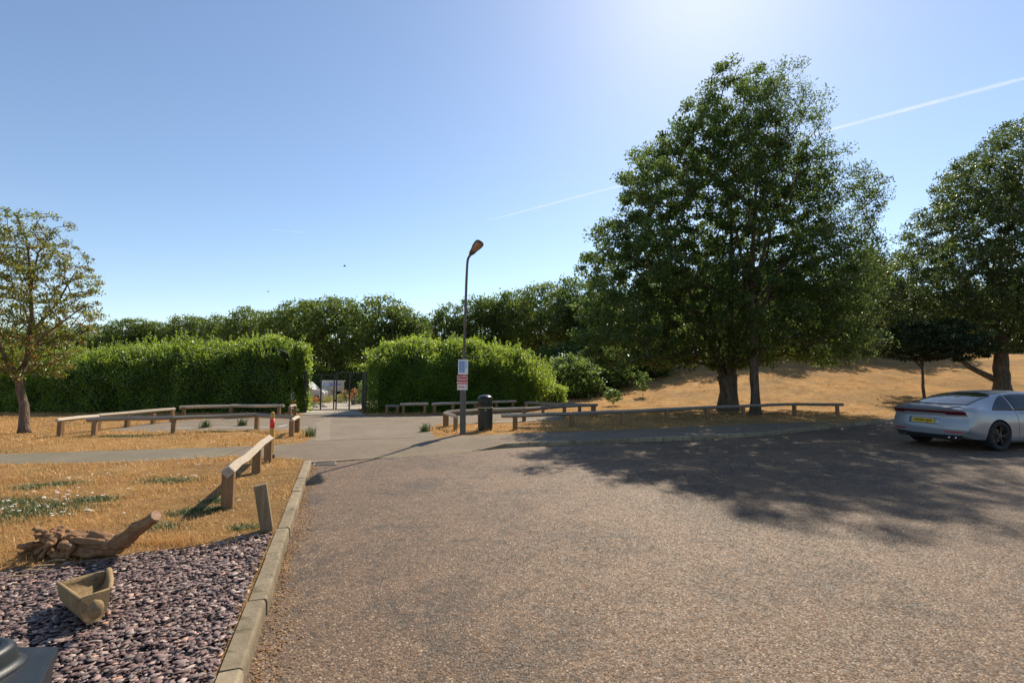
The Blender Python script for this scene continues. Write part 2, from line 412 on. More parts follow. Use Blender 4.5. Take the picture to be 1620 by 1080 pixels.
near = lambda x, y: -6 < x < 3 and 8.5 < y < 14.5
mid = lambda x, y: -26 < x < 26 and -4 < y < 26
hill = lambda x, y: -30 < x < 75 and -6 < y < 100
grid(-6, 3, 8.5, 14.5, .3)
grid(-26, 26, -4, 26, 1.2, skip=near)
grid(-30, 75, -6, 100, 2.2, skip=mid)
grid(-900, 900, -300, 1500, 50, skip=hill)
for c_ in ((-900, -300), (900, -300), (900, 1500), (-900, 1500)): verts.append(Vector(c_))
cv, ce, cf, *_ = delaunay_2d_cdt(verts, edges, [], 0, 1e-5)
cv = np.array([[v[0], v[1]] for v in cv]); cf = np.array([f for f in cf if len(f) == 3])
cen = cv[cf].mean(1)
def inpoly(P, poly):
    P = np.atleast_2d(P); r = np.zeros(len(P), bool); x, y = P[:, 0], P[:, 1]
    poly = np.array(poly); j = len(poly) - 1
    for i in range(len(poly)):
        a, b = poly[i], poly[j]
        c_ = ((a[1] > y) != (b[1] > y)) & (x < (b[0] - a[0]) * (y - a[1]) / (b[1] - a[1] + 1e-12) + a[0])
        r ^= c_; j = i
    return r
reg_id = np.full(len(cf), -1)
for i, (nm, wp) in enumerate(wreg):
    m_ = inpoly(cen, wp) & (reg_id < 0); reg_id[m_] = i
def region_of(P):
    r = np.full(len(P), -1)
    for i, (nm, wp) in enumerate(wreg):
        m_ = inpoly(P, wp) & (r < 0); r[m_] = i
    return r
zz = H(cv[:, 0], cv[:, 1])
def ground_mesh(name, mask, mat, zfun=None):
    f = cf[mask]; u, inv = np.unique(f, return_inverse=True)
    V = np.column_stack([cv[u], zz[u] if zfun is None else zfun(cv[u])]); F = inv.reshape(-1, 3)
    a, b, c_ = V[F[:, 0]], V[F[:, 1]], V[F[:, 2]]
    flip = np.cross(b - a, c_ - a)[:, 2] < 0; F[flip] = F[flip][:, ::-1]
    o = link(name, npmesh(name, V, F, True), mat); return tag(o, kind='structure')
names = [r[0] for r in wreg]
ground_mesh('grass_ground', reg_id == -1, M['grass'])
rd = ground_mesh('parking_area', reg_id == 0, M['chips'], lambda p: np.full(len(p), RZ))
ground_mesh('sunlit_tarmac_patch', reg_id == names.index('sunlit_patch'), M['sunlit_patch'])
ground_mesh('slate_bed_ground', reg_id == names.index('slate'), mat_simple('slate_dust', (.045, .036, .038), .95, 0, .4, 9), lambda p: np.full(len(p), -.035))
ground_mesh('old_footpath', reg_id == names.index('path_old'), M['path_old'])
ground_mesh('footpath', reg_id == names.index('path_main'), M['path'])
ground_mesh('garden_car_park', reg_id == names.index('car_park'), M['carpark'])
ground_mesh('garden_path', reg_id == names.index('allot'), M['allot'])

# kerbs, stone by stone
def resample(L, step):
    L = [Vector((p[0], p[1], p[2] if len(p) > 2 else 0)) for p in L]; out = []; carry = 0
    for a, b in zip(L[:-1], L[1:]):
        d = (b - a).length; t = carry
        while t < d: out.append(a + (b - a) * (t / d)); t += step
        carry = t - d
    return out
def kerb(name, line, side, ztop, w=.125, step=.915, lim=60):
    """line = back edge; side +1: road lies to the right of travel"""
    root = bpy.data.objects.new(name, None); COL.objects.link(root); root['kind'] = 'structure'
    pts = resample(line, step)
    for i, (a, b) in enumerate(list(zip(pts[:-1], pts[1:]))[:lim]):
        d = (b - a); L = d.length; d.normalize(); n = Vector((d.y, -d.x, 0)) * side
        za, zb = ztop(a), ztop(b)
        prof = [(0, -.2), (0, 0), (w - .022, 0), (w - .006, -.012), (w, -.035), (w + .006, -.2)]
        j = random.uniform(-.008, .008); hz = random.uniform(-.006, .006); V = []
        for p, z in ((a + d * .005, za), (b - d * .007, zb)):
            for u, v in prof: V.append(p + n * (u + j + random.uniform(-.002, .002)) + Vector((0, 0, (z + hz + v if v > -.1 else v) + random.uniform(-.0025, .0025))))
        k = len(prof); F = [tuple(range(k))[::-1], tuple(range(k, 2 * k))] + [(q, (q + 1) % k, k + (q + 1) % k, k + q) for q in range(k)]
        me = pymesh('kerb_stone', V, F)
        bm = bmesh.new(); bm.from_mesh(me); bmesh.ops.recalc_face_normals(bm, faces=bm.faces); bm.to_mesh(me); bm.free()
        link('kerb_stone', me, M['kerb'], root)
    return root
kerb('left_kerb', [left_back[0] + kd * 4.5, left_back[1] + kd * .05], 1, lambda p: .02 if p.y < 9.2 else .005)
kerb('far_kerb', far_line, 1, lambda p: (h1(p.x, p.y) + .012), w=.11)
# the seam across the tarmac in front of the gate road, and painted lines in the garden car park
def strip(name, pts, w, mat, dz=.005, kind='structure'):
    V, F = [], []
    pts = [Vector(p) for p in pts]
    fine = []
    for a, b in zip(pts[:-1], pts[1:]):
        n = max(1, int((b - a).length / .35)); fine += [a + (b - a) * (i / n) for i in range(n)]
    fine.append(pts[-1])
    for i, p in enumerate(fine):
        t_ = (fine[min(i + 1, len(fine) - 1)] - fine[max(0, i - 1)]).normalized(); n = Vector((-t_.y, t_.x, 0)) * (w / 2) * random.uniform(.75, 1.15)
        for q in (p + n, p - n): V.append((q.x, q.y, h1(q.x, q.y) + dz))
    F = [(2*i, 2*i+1, 2*i+3, 2*i+2) for i in range(len(fine) - 1)]
    return tag(link(name, pymesh(name, V, F), mat), kind=kind)
jt = mat_simple('dark_joint', (.03, .026, .02), .95)
strip('tarmac_joint', [G(420, 704), G(480, 698.5), G(560, 695), G(640, 693), G(690, 691)], .03, jt)
strip('path_edging', [G(352, 721.5), G(372, 713), G(395, 706)], .05, M['kerb'], .012)
for a, b in (((262, 677), (440, 675)), ((440, 675), (455, 671.5)), ((782, 667.5), (880, 662.5)), ((683, 659.5), (702, 658.5)), ((830, 654.5), (885, 652.5))):
    strip('painted_line', [G(*a), G(*b)], .08, M['linepaint'])

# drain grate in the gutter
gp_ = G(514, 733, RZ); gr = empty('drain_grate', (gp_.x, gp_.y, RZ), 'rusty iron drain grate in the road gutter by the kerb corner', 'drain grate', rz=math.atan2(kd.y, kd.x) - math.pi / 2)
iron = mat_simple('old_iron', (.16, .13, .11), .7, .3, .4, 12)
b = MB()
for s_ in (-1, 1): b.box((s_ * .2, 0, .006), (.05, .46, .016)); b.box((0, s_ * .215, .006), (.36, .03, .016))
b.build('frame', iron, gr)
MB().box((0, 0, .0015), (.36, .40, .003)).build('pit_shade', mat_simple('drain_shade', (.01, .01, .01), .9), gr)  # flat black sheet stands in for the shade below the bars
bar0 = MB().box((0, 0, 0), (.34, .022, .01)).build('bar', iron, gr); bar0.location = (0, -.17, .009)
for i in range(1, 9):
    c_ = bar0.copy(); COL.objects.link(c_); c_.location = (0, -.17 + i * .0425, .009)

# ---------------- slate chips
def polymesh_chips(name, C, size, thick, mat, tiltmax=.45, n=6):
    N = len(C); ang = rng.uniform(0, 2*np.pi, (N, 1)) + np.linspace(0, 2*np.pi, n, endpoint=False)[None] + rng.uniform(-.42, .42, (N, n))
    rr = size[:, None] * rng.uniform(.65, 1.1, (N, n)); asp = rng.uniform(.38, .8, (N, 1)); rot = rng.uniform(0, 2*np.pi, N)
    x = np.cos(ang) * rr; y = np.sin(ang) * rr * asp
    X = x * np.cos(rot)[:, None] - y * np.sin(rot)[:, None]; Y = x * np.sin(rot)[:, None] + y * np.cos(rot)[:, None]
    tl = np.abs(rng.normal(0, tiltmax * .6, N)).clip(0, tiltmax * 2); ta = rng.uniform(0, 2*np.pi, N)
    gx, gy = np.tan(tl) * np.cos(ta), np.tan(tl) * np.sin(ta)
    zt = X * gx[:, None] + Y * gy[:, None]; th = (thick * rng.uniform(.6, 1.4, N))[:, None]
    top = np.stack([C[:, 0:1] + X * .93, C[:, 1:2] + Y * .93, C[:, 2:3] + zt + th + rng.uniform(-.001, .001, (N, n))], 2)
    bot = np.stack([C[:, 0:1] + X, C[:, 1:2] + Y, C[:, 2:3] + zt], 2)
    V = np.concatenate([top, bot], 1).reshape(-1, 3); base = (np.arange(N) * 2 * n)[:, None]
    tris = [[0, k, k + 1] for k in range(1, n - 1)]
    for k in range(n):
        k2 = (k + 1) % n; tris += [[k, n + k, n + k2], [k, n + k2, k2]]
    F = (base[:, :, None] + np.array(tris)[None]).reshape(-1, 3)
    return link(name, npmesh(name, V, F), mat)
t = NT('purple_slate'); g = t.n('ShaderNodeNewGeometry'); r_ = g.outputs['Random Per Island']; co = t.pos()
c = t.ramp(r_, [(0, (.055, .032, .028)), (.22, (.13, .068, .058)), (.5, (.22, .125, .105)), (.70, (.18, .145, .125)), (.86, (.33, .22, .185)), (.95, (.52, .40, .33)), (1, (.55, .28, .15))])
c = t.mix(t.ramp(t.noise(co, 120, 4, .7), [(.45, 0), (.7, .4)]), c, (.30, .25, .235))
M['slate'] = t.bsdf(c, .62, spec=.4, bump=t.bump(t.noise(co, 160, 3), .5, .003))
N = 30000
P = np.column_stack([rng.uniform(-8.5, -1.2, N * 3), rng.uniform(.9, 5.9, N * 3)])
P = P[inpoly(P, slate)]
kd2 = np.array([kd.x, kd.y]); kp = np.array([K0.x, K0.y])
side = (P - kp) @ np.array([kn.x, kn.y]); P = P[side < -.02]
dens = np.clip(3.2 / np.maximum(P[:, 1], 2.2), .4, 1) * np.where(P[:, 0] < -1.12 * P[:, 1] - .5, .12, 1) * np.where(P[:, 1] < 1.9, .2, 1); P = P[rng.random(len(P)) < dens][:N]
C = np.column_stack([P, rng.uniform(-.03, .008, len(P))])
ch = polymesh_chips('slate_chips', C, rng.uniform(.011, .036, len(P)) * np.where(rng.random(len(P)) < .06, 1.5, 1), .0028, M['slate'], .20, 5)
tag(ch, kind='stuff')

# ---------------- blades, litter
def blades(name, P, length, width, mat, lean=1.0, kind='stuff'):
    N = len(P); a = rng.uniform(0, 2*np.pi, N); ln = np.abs(rng.normal(0, lean, N)).clip(0, 1.45)
    d = np.column_stack([np.cos(a) * np.sin(ln), np.sin(a) * np.sin(ln), np.cos(ln)])
    s_ = np.column_stack([-np.sin(a + rng.normal(0, .6, N)), np.cos(a), np.zeros(N)]); s_ /= np.linalg.norm(s_, axis=1)[:, None]
    L = length[:, None]; w = width[:, None]
    mid_ = P + d * L * .55; tip = P + d * L + np.column_stack([np.cos(a), np.sin(a), -np.ones(N) * .8]) * L * .22
    tip[:, 2] = np.maximum(tip[:, 2], P[:, 2] + .003)
    V = np.stack([P - s_ * w, P + s_ * w, mid_ + s_ * w * .8, mid_ - s_ * w * .8, tip], 1).reshape(-1, 3)
    b_ = (np.arange(N) * 5)[:, None, None]
    F = (b_ + np.array([[0, 1, 2], [0, 2, 3], [3, 2, 4]])[None]).reshape(-1, 3)
    o = link(name, npmesh(name, V, F), mat)
    if kind: tag(o, kind=kind)
    return o
def scatter_grass(n, y0, y1, xs=1.35, power=1.0):
    y = y0 * (y1 / y0) ** rng.random(n); x = rng.uniform(-1, 1, n) * (y * xs + .5)
    P = np.column_stack([x, y]); P = P[region_of(P) == -1]
    # keep off the kerb
    P = P[(np.abs((P - kp) @ np.array([kn.x, kn.y]) - .06) > .07) | (P[:, 1] > 10)]
    return P
def fbm(P, sc, seed=0): return np.array([mnoise.fractal(Vector((p[0] * sc + seed, p[1] * sc, seed)), 1, 2, 4) for p in P])
P = scatter_grass(330000, 3.6, 24); P = P[P[:, 0] < 6]
gn = fbm(P, .9, 3.3)
keep = rng.random(len(P)) < np.clip(.55 + gn * 1.2, .12, 1); P, gn = P[keep], gn[keep]
L = rng.uniform(.02, .065, len(P)) * (1 + np.clip(gn, 0, .6)) * np.clip(P[:, 1] / 8, 1, 1.5)
blades('dry_grass_blades', np.column_stack([P, H(P[:, 0], P[:, 1])]), L, rng.uniform(.0015, .003, len(P)) * np.clip(P[:, 1] / 5, 1, 3), M['straw'], .9)
# tussocks of longer straw on the bank and verges
TC = np.column_stack([rng.uniform(-24, 30, 2600), rng.uniform(9, 46, 2600)]); TC = TC[region_of(TC) == -1]; TC = TC[(TC[:, 1] > 17) | (TC[:, 0] < -5)]
TP = np.repeat(TC, 34, 0) + rng.normal(0, .16, (len(TC) * 34, 2)) * rng.uniform(.4, 1.8, (len(TC), 1)).repeat(34, 0); TP = TP[region_of(TP) == -1]
blades('straw_tussocks', np.column_stack([TP, H(TP[:, 0], TP[:, 1])]), rng.uniform(.03, .12, len(TP)), rng.uniform(.004, .010, len(TP)), M['straw'], .7)
gm = rng.random(len(TC)) < .22; TG = np.repeat(TC[gm], 26, 0) + rng.normal(0, .22, (int(gm.sum()) * 26, 2)); TG = TG[region_of(TG) == -1]
blades('green_tussocks', np.column_stack([TG, H(TG[:, 0], TG[:, 1])]), rng.uniform(.03, .09, len(TG)), rng.uniform(.004, .010, len(TG)), M['weed'], .7)
# green patches with white yarrow
gc = [(272, 760, .50, .16), (110, 765, .28, .10), (60, 805, .75, .25), (20, 815, .6, .3), (295, 812, .22, .1), (330, 806, .25, .08), (345, 792, .2, .1), (15, 795, .5, .2), (200, 690, .8, .15), (250, 833, .3, .1), (385, 835, .15, .08), (335, 683, .5, .1), (60, 770, .35, .15), (150, 790, .3, .1)]
GP = []
for px, py, rx, ry in gc:
    g0 = G(px, py); n = int(3800 * rx); q = rng.normal(0, 1, (n, 2)) * np.array([rx * .5, ry * .8]); GP.append(np.array([g0.x, g0.y]) + q)
GP = np.concatenate(GP); GP = GP[region_of(GP) == -1]
blades('green_grass_patches', np.column_stack([GP, H(GP[:, 0], GP[:, 1])]), rng.uniform(.02, .06, len(GP)), rng.uniform(.002, .004, len(GP)), M['weed'], .8)
fc = []
for px, py, n, sx, sy in ((30, 800, 26, .5, .18), (110, 790, 20, .35, .14), (285, 762, 9, .2, .08), (300, 738, 6, .25, .06), (75, 820, 18, .45, .12), (8, 812, 12, .3, .15), (100, 763, 8, .2, .08), (170, 757, 4, .3, .1), (355, 742, 3, .2, .08), (358, 806, 2, .05, .03), (215, 745, 4, .2, .05)):
    g0 = G(px, py); n = max(2, int(n * .6)); q = rng.normal(0, 1, (n, 2)) * np.array([sx, sy]); fc.append(np.array([g0.x, g0.y]) + q)
fc = np.concatenate(fc); fc = fc[region_of(fc) == -1]
fl = MB()
for x, y in fc:
    h_ = random.uniform(.05, .12); cx_, cy_ = x + random.uniform(-.02, .02), y; z0 = h1(x, y)
    fl.add([(x - .002, y, z0), (x + .002, y, z0), (cx_, cy_, z0 + h_)], [(0, 1, 2)])
    for k in range(random.randint(4, 8)):
        a = random.uniform(0, 6.28); r = random.uniform(0, .02); p = Vector((cx_ + r * math.cos(a), cy_ + r * math.sin(a), z0 + h_ + random.uniform(-.004, .004)))
        fl.add([p + Vector((math.cos(q) * .008, math.sin(q) * .008, .003 * (q % 2))) for q in (0, 1.2, 2.5, 3.8, 5)], [(0, 1, 2, 3, 4)])
tag(fl.build('yarrow_flowers', M['yarrow']), kind='stuff')
# long straw tuft by the slate edge, litter along the gutter
g0 = G(270, 858); q = rng.normal(0, 1, (900, 2)) * np.array([.28, .07]) + np.array([g0.x, g0.y])
blades('long_straw', np.column_stack([q, np.zeros(900)]), rng.uniform(.06, .17, 900), rng.uniform(.0012, .0024, 900), M['straw'], 1.0)
for px, py, nm in ((490, 690, 'green'), (383, 673, 'green'), (672, 682, 'green'), (325, 676, 'green')):
    g0 = G(px, py); q = rng.normal(0, .07, (140, 2)) + np.array([g0.x, g0.y])
    o = blades('weed_tuft', np.column_stack([q, H(q[:, 0], q[:, 1])]), rng.uniform(.1, .4, 140), rng.uniform(.004, .009, 140), M['weed'], .35, None)
    tag(o, {490: 'green weed tuft at the end of the left grass verge by the gate road', 383: 'green weed tuft at the car park edge behind the rail left of the yellow marker',
            672: 'green weed tuft at the grass tip left of the lamp column', 325: 'low green weed tuft on the verge edge under the long left rail'}[px], 'weed', 'weed tufts by the tarmac edge')
N = 2600; tpar = rng.random(N) * 9; off = .135 + np.abs(rng.normal(0, .09, N)) * (1 + .6 * np.sin(tpar * 2.3))
Q = kp + tpar[:, None] * kd2 + off[:, None] * np.array([kn.x, kn.y]); Q = Q[(Q[:, 1] < 10) & (Q[:, 0] < -.8)]
tag(polymesh_chips('gutter_leaf_litter', np.column_stack([Q, np.full(len(Q), RZ + .003)]), rng.uniform(.004, .015, len(Q)), .0015, M['deadleaf'], .7, 5), kind='stuff')
N = 900; tpar = rng.random(N) * 9; Q = kp + tpar[:, None] * kd2 - (rng.uniform(.0, .09, N))[:, None] * np.array([kn.x, kn.y]); Q = Q[Q[:, 1] < 10]
tag(polymesh_chips('kerb_edge_litter', np.column_stack([Q, np.full(len(Q), .0)]), rng.uniform(.004, .012, len(Q)), .002, M['deadleaf'], .7, 5), kind='stuff')
N = 900; Q = np.column_stack([rng.uniform(-1, 15, N), rng.uniform(8, 19, N)]); ro = region_of(Q) == 0
tag(polymesh_chips('fallen_leaves', np.column_stack([Q, np.where(ro, RZ + .002, H(Q[:, 0], Q[:, 1]) + .004)]), rng.uniform(.015, .045, N), .002, M['deadleaf'], .6, 5), kind='stuff')
# loose stone chippings on the parking area
N = 6500; y = 2.2 * (13 / 2.2) ** rng.random(N); x = rng.uniform(-1, 1, N) * y * 1.2; Q = np.column_stack([x, y]); Q = Q[inpoly(Q, road_poly)]
Q = Q[((Q - kp) @ np.array([kn.x, kn.y])) > .15]
t = NT('loose_chippings'); g = t.n('ShaderNodeNewGeometry')
M['loose'] = t.bsdf(t.ramp(g.outputs['Random Per Island'], [(0, (.10, .075, .06)), (.6, (.30, .22, .17)), (1, (.6, .52, .45))]), .8)
tag(polymesh_chips('loose_chippings', np.column_stack([Q, np.full(len(Q), RZ - .001)]), rng.uniform(.003, .0075, len(Q)), .004, M['loose'], .3, 5), kind='stuff')
# ================================================================== VEGETATION
def leafverts(C, Ln, Wd, updir=.35, fold=.18):
    N = len(C); n = rng.normal(0, 1, (N, 3)); n[:, 2] += updir * 2; n /= np.linalg.norm(n, axis=1)[:, None]
    a = rng.normal(0, 1, (N, 3)); a -= (a * n).sum(1)[:, None] * n; a /= np.linalg.norm(a, axis=1)[:, None]
    a[:, 2] -= .25; b_ = np.cross(n, a); L = Ln[:, None]; w = Wd[:, None]
    V = np.stack([C - a * L * .5, C + b_ * w * .5 + n * w * fold - a * L * .05, C + a * L * .5, C - b_ * w * .5 + n * w * fold - a * L * .05], 1).reshape(-1, 3)
    i = (np.arange(N) * 4)[:, None, None]
    F = (i + np.array([[0, 1, 2], [0, 2, 3]])[None]).reshape(-1, 3)
    return V, F
def leafmesh(name, C, size, asp=.55, up=.35):
    s_ = size * rng.uniform(.65, 1.25, len(C)); V, F = leafverts(C, s_, s_ * asp, up); return npmesh(name, V, F)
def sample_ell(ells, n, shell=.5):
    """ells: list of (cx,cy,cz,rx,ry,rz[,weight]); points biased outward"""
    ells = np.array([list(e)[:6] + [e[6] if len(e) > 6 else 1.0] for e in ells]); w = ells[:, 3] * ells[:, 4] * ells[:, 5] * ells[:, 6]; w /= w.sum()
    k = rng.choice(len(ells), n, p=w); d = rng.normal(0, 1, (n, 3)); d /= np.linalg.norm(d, axis=1)[:, None]
    r = rng.random(n) ** (1 / (3 + 5 * shell)); return ells[k, :3] + d * r[:, None] * ells[k, 3:6]
def thin(P, dmin):
    """poisson-ish thinning"""
    keep = []; cell = {}
    for p in P:
        c_ = tuple((p // dmin).astype(int)); ok = True
        for dx in (-1, 0, 1):
            for dy in (-1, 0, 1):
                for dz in (-1, 0, 1):
                    for q in cell.get((c_[0]+dx, c_[1]+dy, c_[2]+dz), ()):
                        if ((p - q) ** 2).sum() < dmin * dmin: ok = False; break
                    if not ok: break
                if not ok: break
            if not ok: break
        if ok: keep.append(p); cell.setdefault(c_, []).append(p)
    return np.array(keep)
def skeleton(trunks, tips, step=.7, rtip=.012, expo=.46, sag=.0):
    """trunks: list of polylines with radius; returns node arrays"""
    pos, par, fixr = [], [], []
    for pl in trunks:
        prev = -1
        pts = [Vector(p[:3]) for p in pl]; rr = [p[3] for p in pl]
        start = pl[0][4] if len(pl[0]) > 4 else None
        if start is not None:
            prev = int(np.argmin([(q - pts[0]).length for q in pos]))
        for i in range(len(pts) - 1):
            n = max(1, int((pts[i+1] - pts[i]).length / .35))
            for k in range(n + (i == len(pts) - 2)):
                t_ = k / n; pos.append(pts[i].lerp(pts[i+1], t_)); par.append(prev); fixr.append(rr[i] + (rr[i+1] - rr[i]) * t_); prev = len(pos) - 1
    nt = len(pos); A = np.array([list(p) for p in pos]); Pp = list(par)
    T = np.array(tips); d0 = np.array([np.min(np.linalg.norm(A - q, axis=1)) for q in T]); T = T[np.argsort(d0)]
    ext = [A]; cur = A; zmin = min(p.z for pl in trunks[:1] for p in [Vector(pl[0][:3])])
    ztrunk = A[:, 2]
    cap_ = np.zeros((nt + len(T) * 12, 3)); cap_[:nt] = A; cnt = nt; ok_from = np.ones(nt + len(T) * 12, bool)
    hb = zmin + 1.2; ok_from[:nt] = A[:, 2] > hb
    tip_ids = []
    for q in T:
        B = cap_[:cnt]; v = q - B; dd = np.linalg.norm(v, axis=1); cost = dd + np.maximum(0, B[:, 2] - q[2] + .25 * dd) * .9; cost[~ok_from[:cnt]] = 1e9
        j = int(np.argmin(cost)); n = max(1, min(11, int(dd[j] / step))); prev = j; p0 = B[j].copy()
        for k in range(1, n + 1):
            t_ = k / n; p = p0 + (q - p0) * t_; p = p + rng.normal(0, .07, 3) * (step * .6) * (k < n); p[2] += (-sag + .0) * math.sin(math.pi * t_) * dd[j] + .06 * dd[j] * math.sin(math.pi * t_)
            cap_[cnt] = p; Pp.append(prev); prev = cnt; cnt += 1
        tip_ids.append(prev)
    A = cap_[:cnt]; load = np.zeros(cnt); load[tip_ids] = 1
    for i in range(cnt - 1, -1, -1):
        if Pp[i] >= 0: load[Pp[i]] += load[i]
    rad = rtip * np.maximum(load, 1) ** expo; rad[:nt] = np.maximum(np.array(fixr), 0)
    return A, Pp, rad, nt
def branch_mesh(A, Pp, rad, lo, hi, n=5):
    ids = [i for i in range(lo, hi) if Pp[i] >= 0]
    a = A[[Pp[i] for i in ids]]; b_ = A[ids]; r1 = rad[[Pp[i] for i in ids]]; r2 = rad[ids]; r1 = np.minimum(r1, r2 * 1.6)
    d = b_ - a; L = np.linalg.norm(d, axis=1)[:, None] + 1e-9; d /= L
    ref = np.where(np.abs(d[:, 2:3]) < .9, np.array([[0, 0, 1.]]), np.array([[1., 0, 0]])); u = np.cross(d, ref); u /= np.linalg.norm(u, axis=1)[:, None]; v = np.cross(d, u)
    an = np.linspace(0, 2*np.pi, n, endpoint=False); ring = u[:, None] * np.cos(an)[None, :, None] + v[:, None] * np.sin(an)[None, :, None]
    V = np.concatenate([a[:, None] + ring * r1[:, None, None], b_[:, None] + ring * r2[:, None, None] ], 1).reshape(-1, 3)
    F = np.array([[k, (k + 1) % n, n + (k + 1) % n, n + k] for k in range(n)]); F = ((np.arange(len(ids)) * 2 * n)[:, None, None] + F[None]).reshape(-1, 4)
    return V, F
def trunk_mesh(pl, n=14, flare=1.35):
    m = MB(); pts, rad = [], []
    P_ = [Vector(p[:3]) for p in pl]; rr = [p[3] for p in pl]
    for i in range(len(P_) - 1):
        k = max(2, int((P_[i+1] - P_[i]).length / .22))
        for j in range(k): t_ = j / k; pts.append(P_[i].lerp(P_[i+1], t_) + Vector((mnoise.noise(Vector((i + t_, 1, pl[0][0]))) * .03, mnoise.noise(Vector((i + t_, 7, 2))) * .03, 0))); rad.append(rr[i] + (rr[i+1] - rr[i]) * t_)
    pts.append(P_[-1]); rad.append(rr[-1])
    if flare > 1:
        z0 = pts[0].z
        for i, p in enumerate(pts): rad[i] *= 1 + (flare - 1) * math.exp(-(p.z - z0 - .1) * 4) if p.z - z0 > 0 else flare * 1.2
    return m.tube(pts, rad, n, True, .28)
def tree(name, label, cat, base, trunks, ells, nclump, dmin, per, leaf, mat, bark, clump_r=.45, shell=.45, group=None, asp=.55, rtip=.012, extra=None, step=.7, flat=.7, up=.35, flare=1.35, expo=.46):
    root = empty(name, base, label, cat, group); inv = -Vector(base)
    tips = thin(sample_ell(ells, nclump, shell), dmin)
    A, Pp, rad, nt = skeleton(trunks, tips, step, rtip, expo)
    tm = MB()
    for i, pl in enumerate(trunks): 
        q = trunk_mesh(pl, 14 if i == 0 else 10, flare if len(pl[0]) < 5 else 1.0); tm.add([v + inv for v in q.V], q.F)
    tm.build('trunk', bark, root, True)
    V, F = branch_mesh(A, Pp, rad, nt, len(A)); link('branches', npmesh('branches', V + np.array(inv), F, True), bark, root)['kind'] = 'stuff'
    k = rng.poisson(per, len(tips)); idx = np.repeat(np.arange(len(tips)), k)
    cr_ = clump_r * rng.uniform(.6, 1.35, len(tips))[idx][:, None]
    d = rng.normal(0, 1, (len(idx), 3)); d /= np.linalg.norm(d, axis=1)[:, None]; r = rng.random(len(idx)) ** .5
    C = tips[idx] + d * r[:, None] * cr_ * np.array([1, 1, flat])
    cw = link('crown', leafmesh('crown', C + np.array(inv), leaf, asp, up), mat, root); cw['kind'] = 'stuff'
    return root, tips, A
def Eo(px, py, D, rx, ry, depth, w=1.0, dy=0):
    c_ = W(px, py, D + dy); s_ = D / FPX
    return (c_.x, c_.y, c_.z, rx * s_, depth, ry * s_, w)

# --- big maple with its many-stemmed trunk
D1 = 24.0; b0 = G(1136, 646); b0 = on((b0.x, D1)); bx = b0.x
tr1 = [[(bx, D1, b0.z - .15, .44), (bx, D1, b0.z + .9, .40), (bx - .05, D1, b0.z + 1.7, .46)]]
def limb(p, q, r, r2, m=None): 
    pts = [(p[0], p[1], p[2], r, 1)]; 
    if m is not None: pts.append((m[0], m[1], m[2], (r + r2) / 2))
    pts.append((q[0], q[1], q[2], r2)); return pts
z0 = b0.z
for dx, dy, dz, r in ((-2.2, -.5, 6.5, .17), (-1.0, .8, 8.5, .19), (.3, -.3, 10, .2), (1.5, .6, 8.2, .17), (-.4, -1.6, 7, .14), (1.0, -1.4, 6.0, .13)):
    tr1.append(limb((bx + dx * .08, D1 + dy * .08, z0 + 1.45), (bx + dx, D1 + dy, z0 + dz), r, .06, (bx + dx * .55, D1 + dy * .5, z0 + 1.5 + dz * .35)))
el = [Eo(1055, 470, D1, 128, 112, 4.4), Eo(1110, 330, D1, 125, 150, 4.4), Eo(1005, 420, D1, 82, 75, 3.4, .9, -1.8), Eo(985, 525, D1, 70, 55, 3.4, 1, -2), Eo(960, 490, D1, 40, 60, 2.5, 1, -2.5), Eo(1160, 500, D1, 135, 85, 4.6),
      Eo(1165, 205, D1, 72, 88, 2.2), Eo(1115, 200, D1, 46, 58, 1.8), Eo(1060, 275, D1, 58, 60, 2.4, .7), Eo(1020, 290, D1, 40, 42, 1.6, .7, -2.8), Eo(1230, 330, D1, 80, 110, 2.8, .8), Eo(1240, 470, D1, 100, 95, 3.8, .9), Eo(1140, 132, D1, 24, 32, 1.2), Eo(1188, 140, D1, 32, 36, 1.3), Eo(1275, 540, D1, 75, 40, 3, .8)]
r_, tipsA, _ = tree('maple_tree', 'large dense dark green maple with a thick forking trunk behind the rail', 'tree', b0, tr1, el, 5600, .70, 165, .12, M['maple'], M['bark'], .50, .4, asp=.75, rtip=.011)
# --- ash beside it
D2 = 21.6; b1 = on((G(1196, 656).x * D2 / G(1196, 656).y, D2)); ax_ = b1.x
tr2 = [[(ax_, D2, b1.z - .1, .20), (ax_ - .02, D2, b1.z + 2.2, .165), (ax_ + .1, D2 + .3, b1.z + 5.5, .13), (ax_ + .5, D2 + .4, b1.z + 9.5, .08), (ax_ + .7, D2 + .4, b1.z + 12, .04)]]
for dx, dy, za, dz, r in ((2.6, .3, 3.6, 8.2, .09), (-.9, .6, 4.5, 11, .08), (1.8, -.8, 5.5, 10.5, .07), (3.6, .6, 4.6, 8.6, .06)):
    tr2.append(limb((ax_ + .08, D2 + .2, b1.z + za), (ax_ + dx, D2 + dy, b1.z + dz), r, .03, (ax_ + dx * .45, D2 + dy * .5, b1.z + (za + dz) * .52)))
el = [Eo(1228, 225, D2, 76, 110, 1.6, 1, .8), Eo(1272, 275, D2, 56, 72, 1.5, .8, .8), Eo(1240, 132, D2, 36, 34, 1.0, .9, .8), Eo(1285, 175, D2, 26, 30, 1.0, .8, .8), Eo(1325, 335, D2, 56, 78, 2.2, .7), Eo(1345, 400, D2, 34, 50, 1.6, .9), Eo(1325, 540, D2, 50, 34, 2, .9), Eo(1370, 295, D2, 26, 18, .9, .8), Eo(1300, 430, D2, 75, 80, 2.8, 1), Eo(1318, 245, D2, 20, 22, .8, .5, .8), Eo(1330, 480, D2, 48, 58, 2.2, 1), Eo(1195, 165, D2, 34, 55, 1.6, .8)]
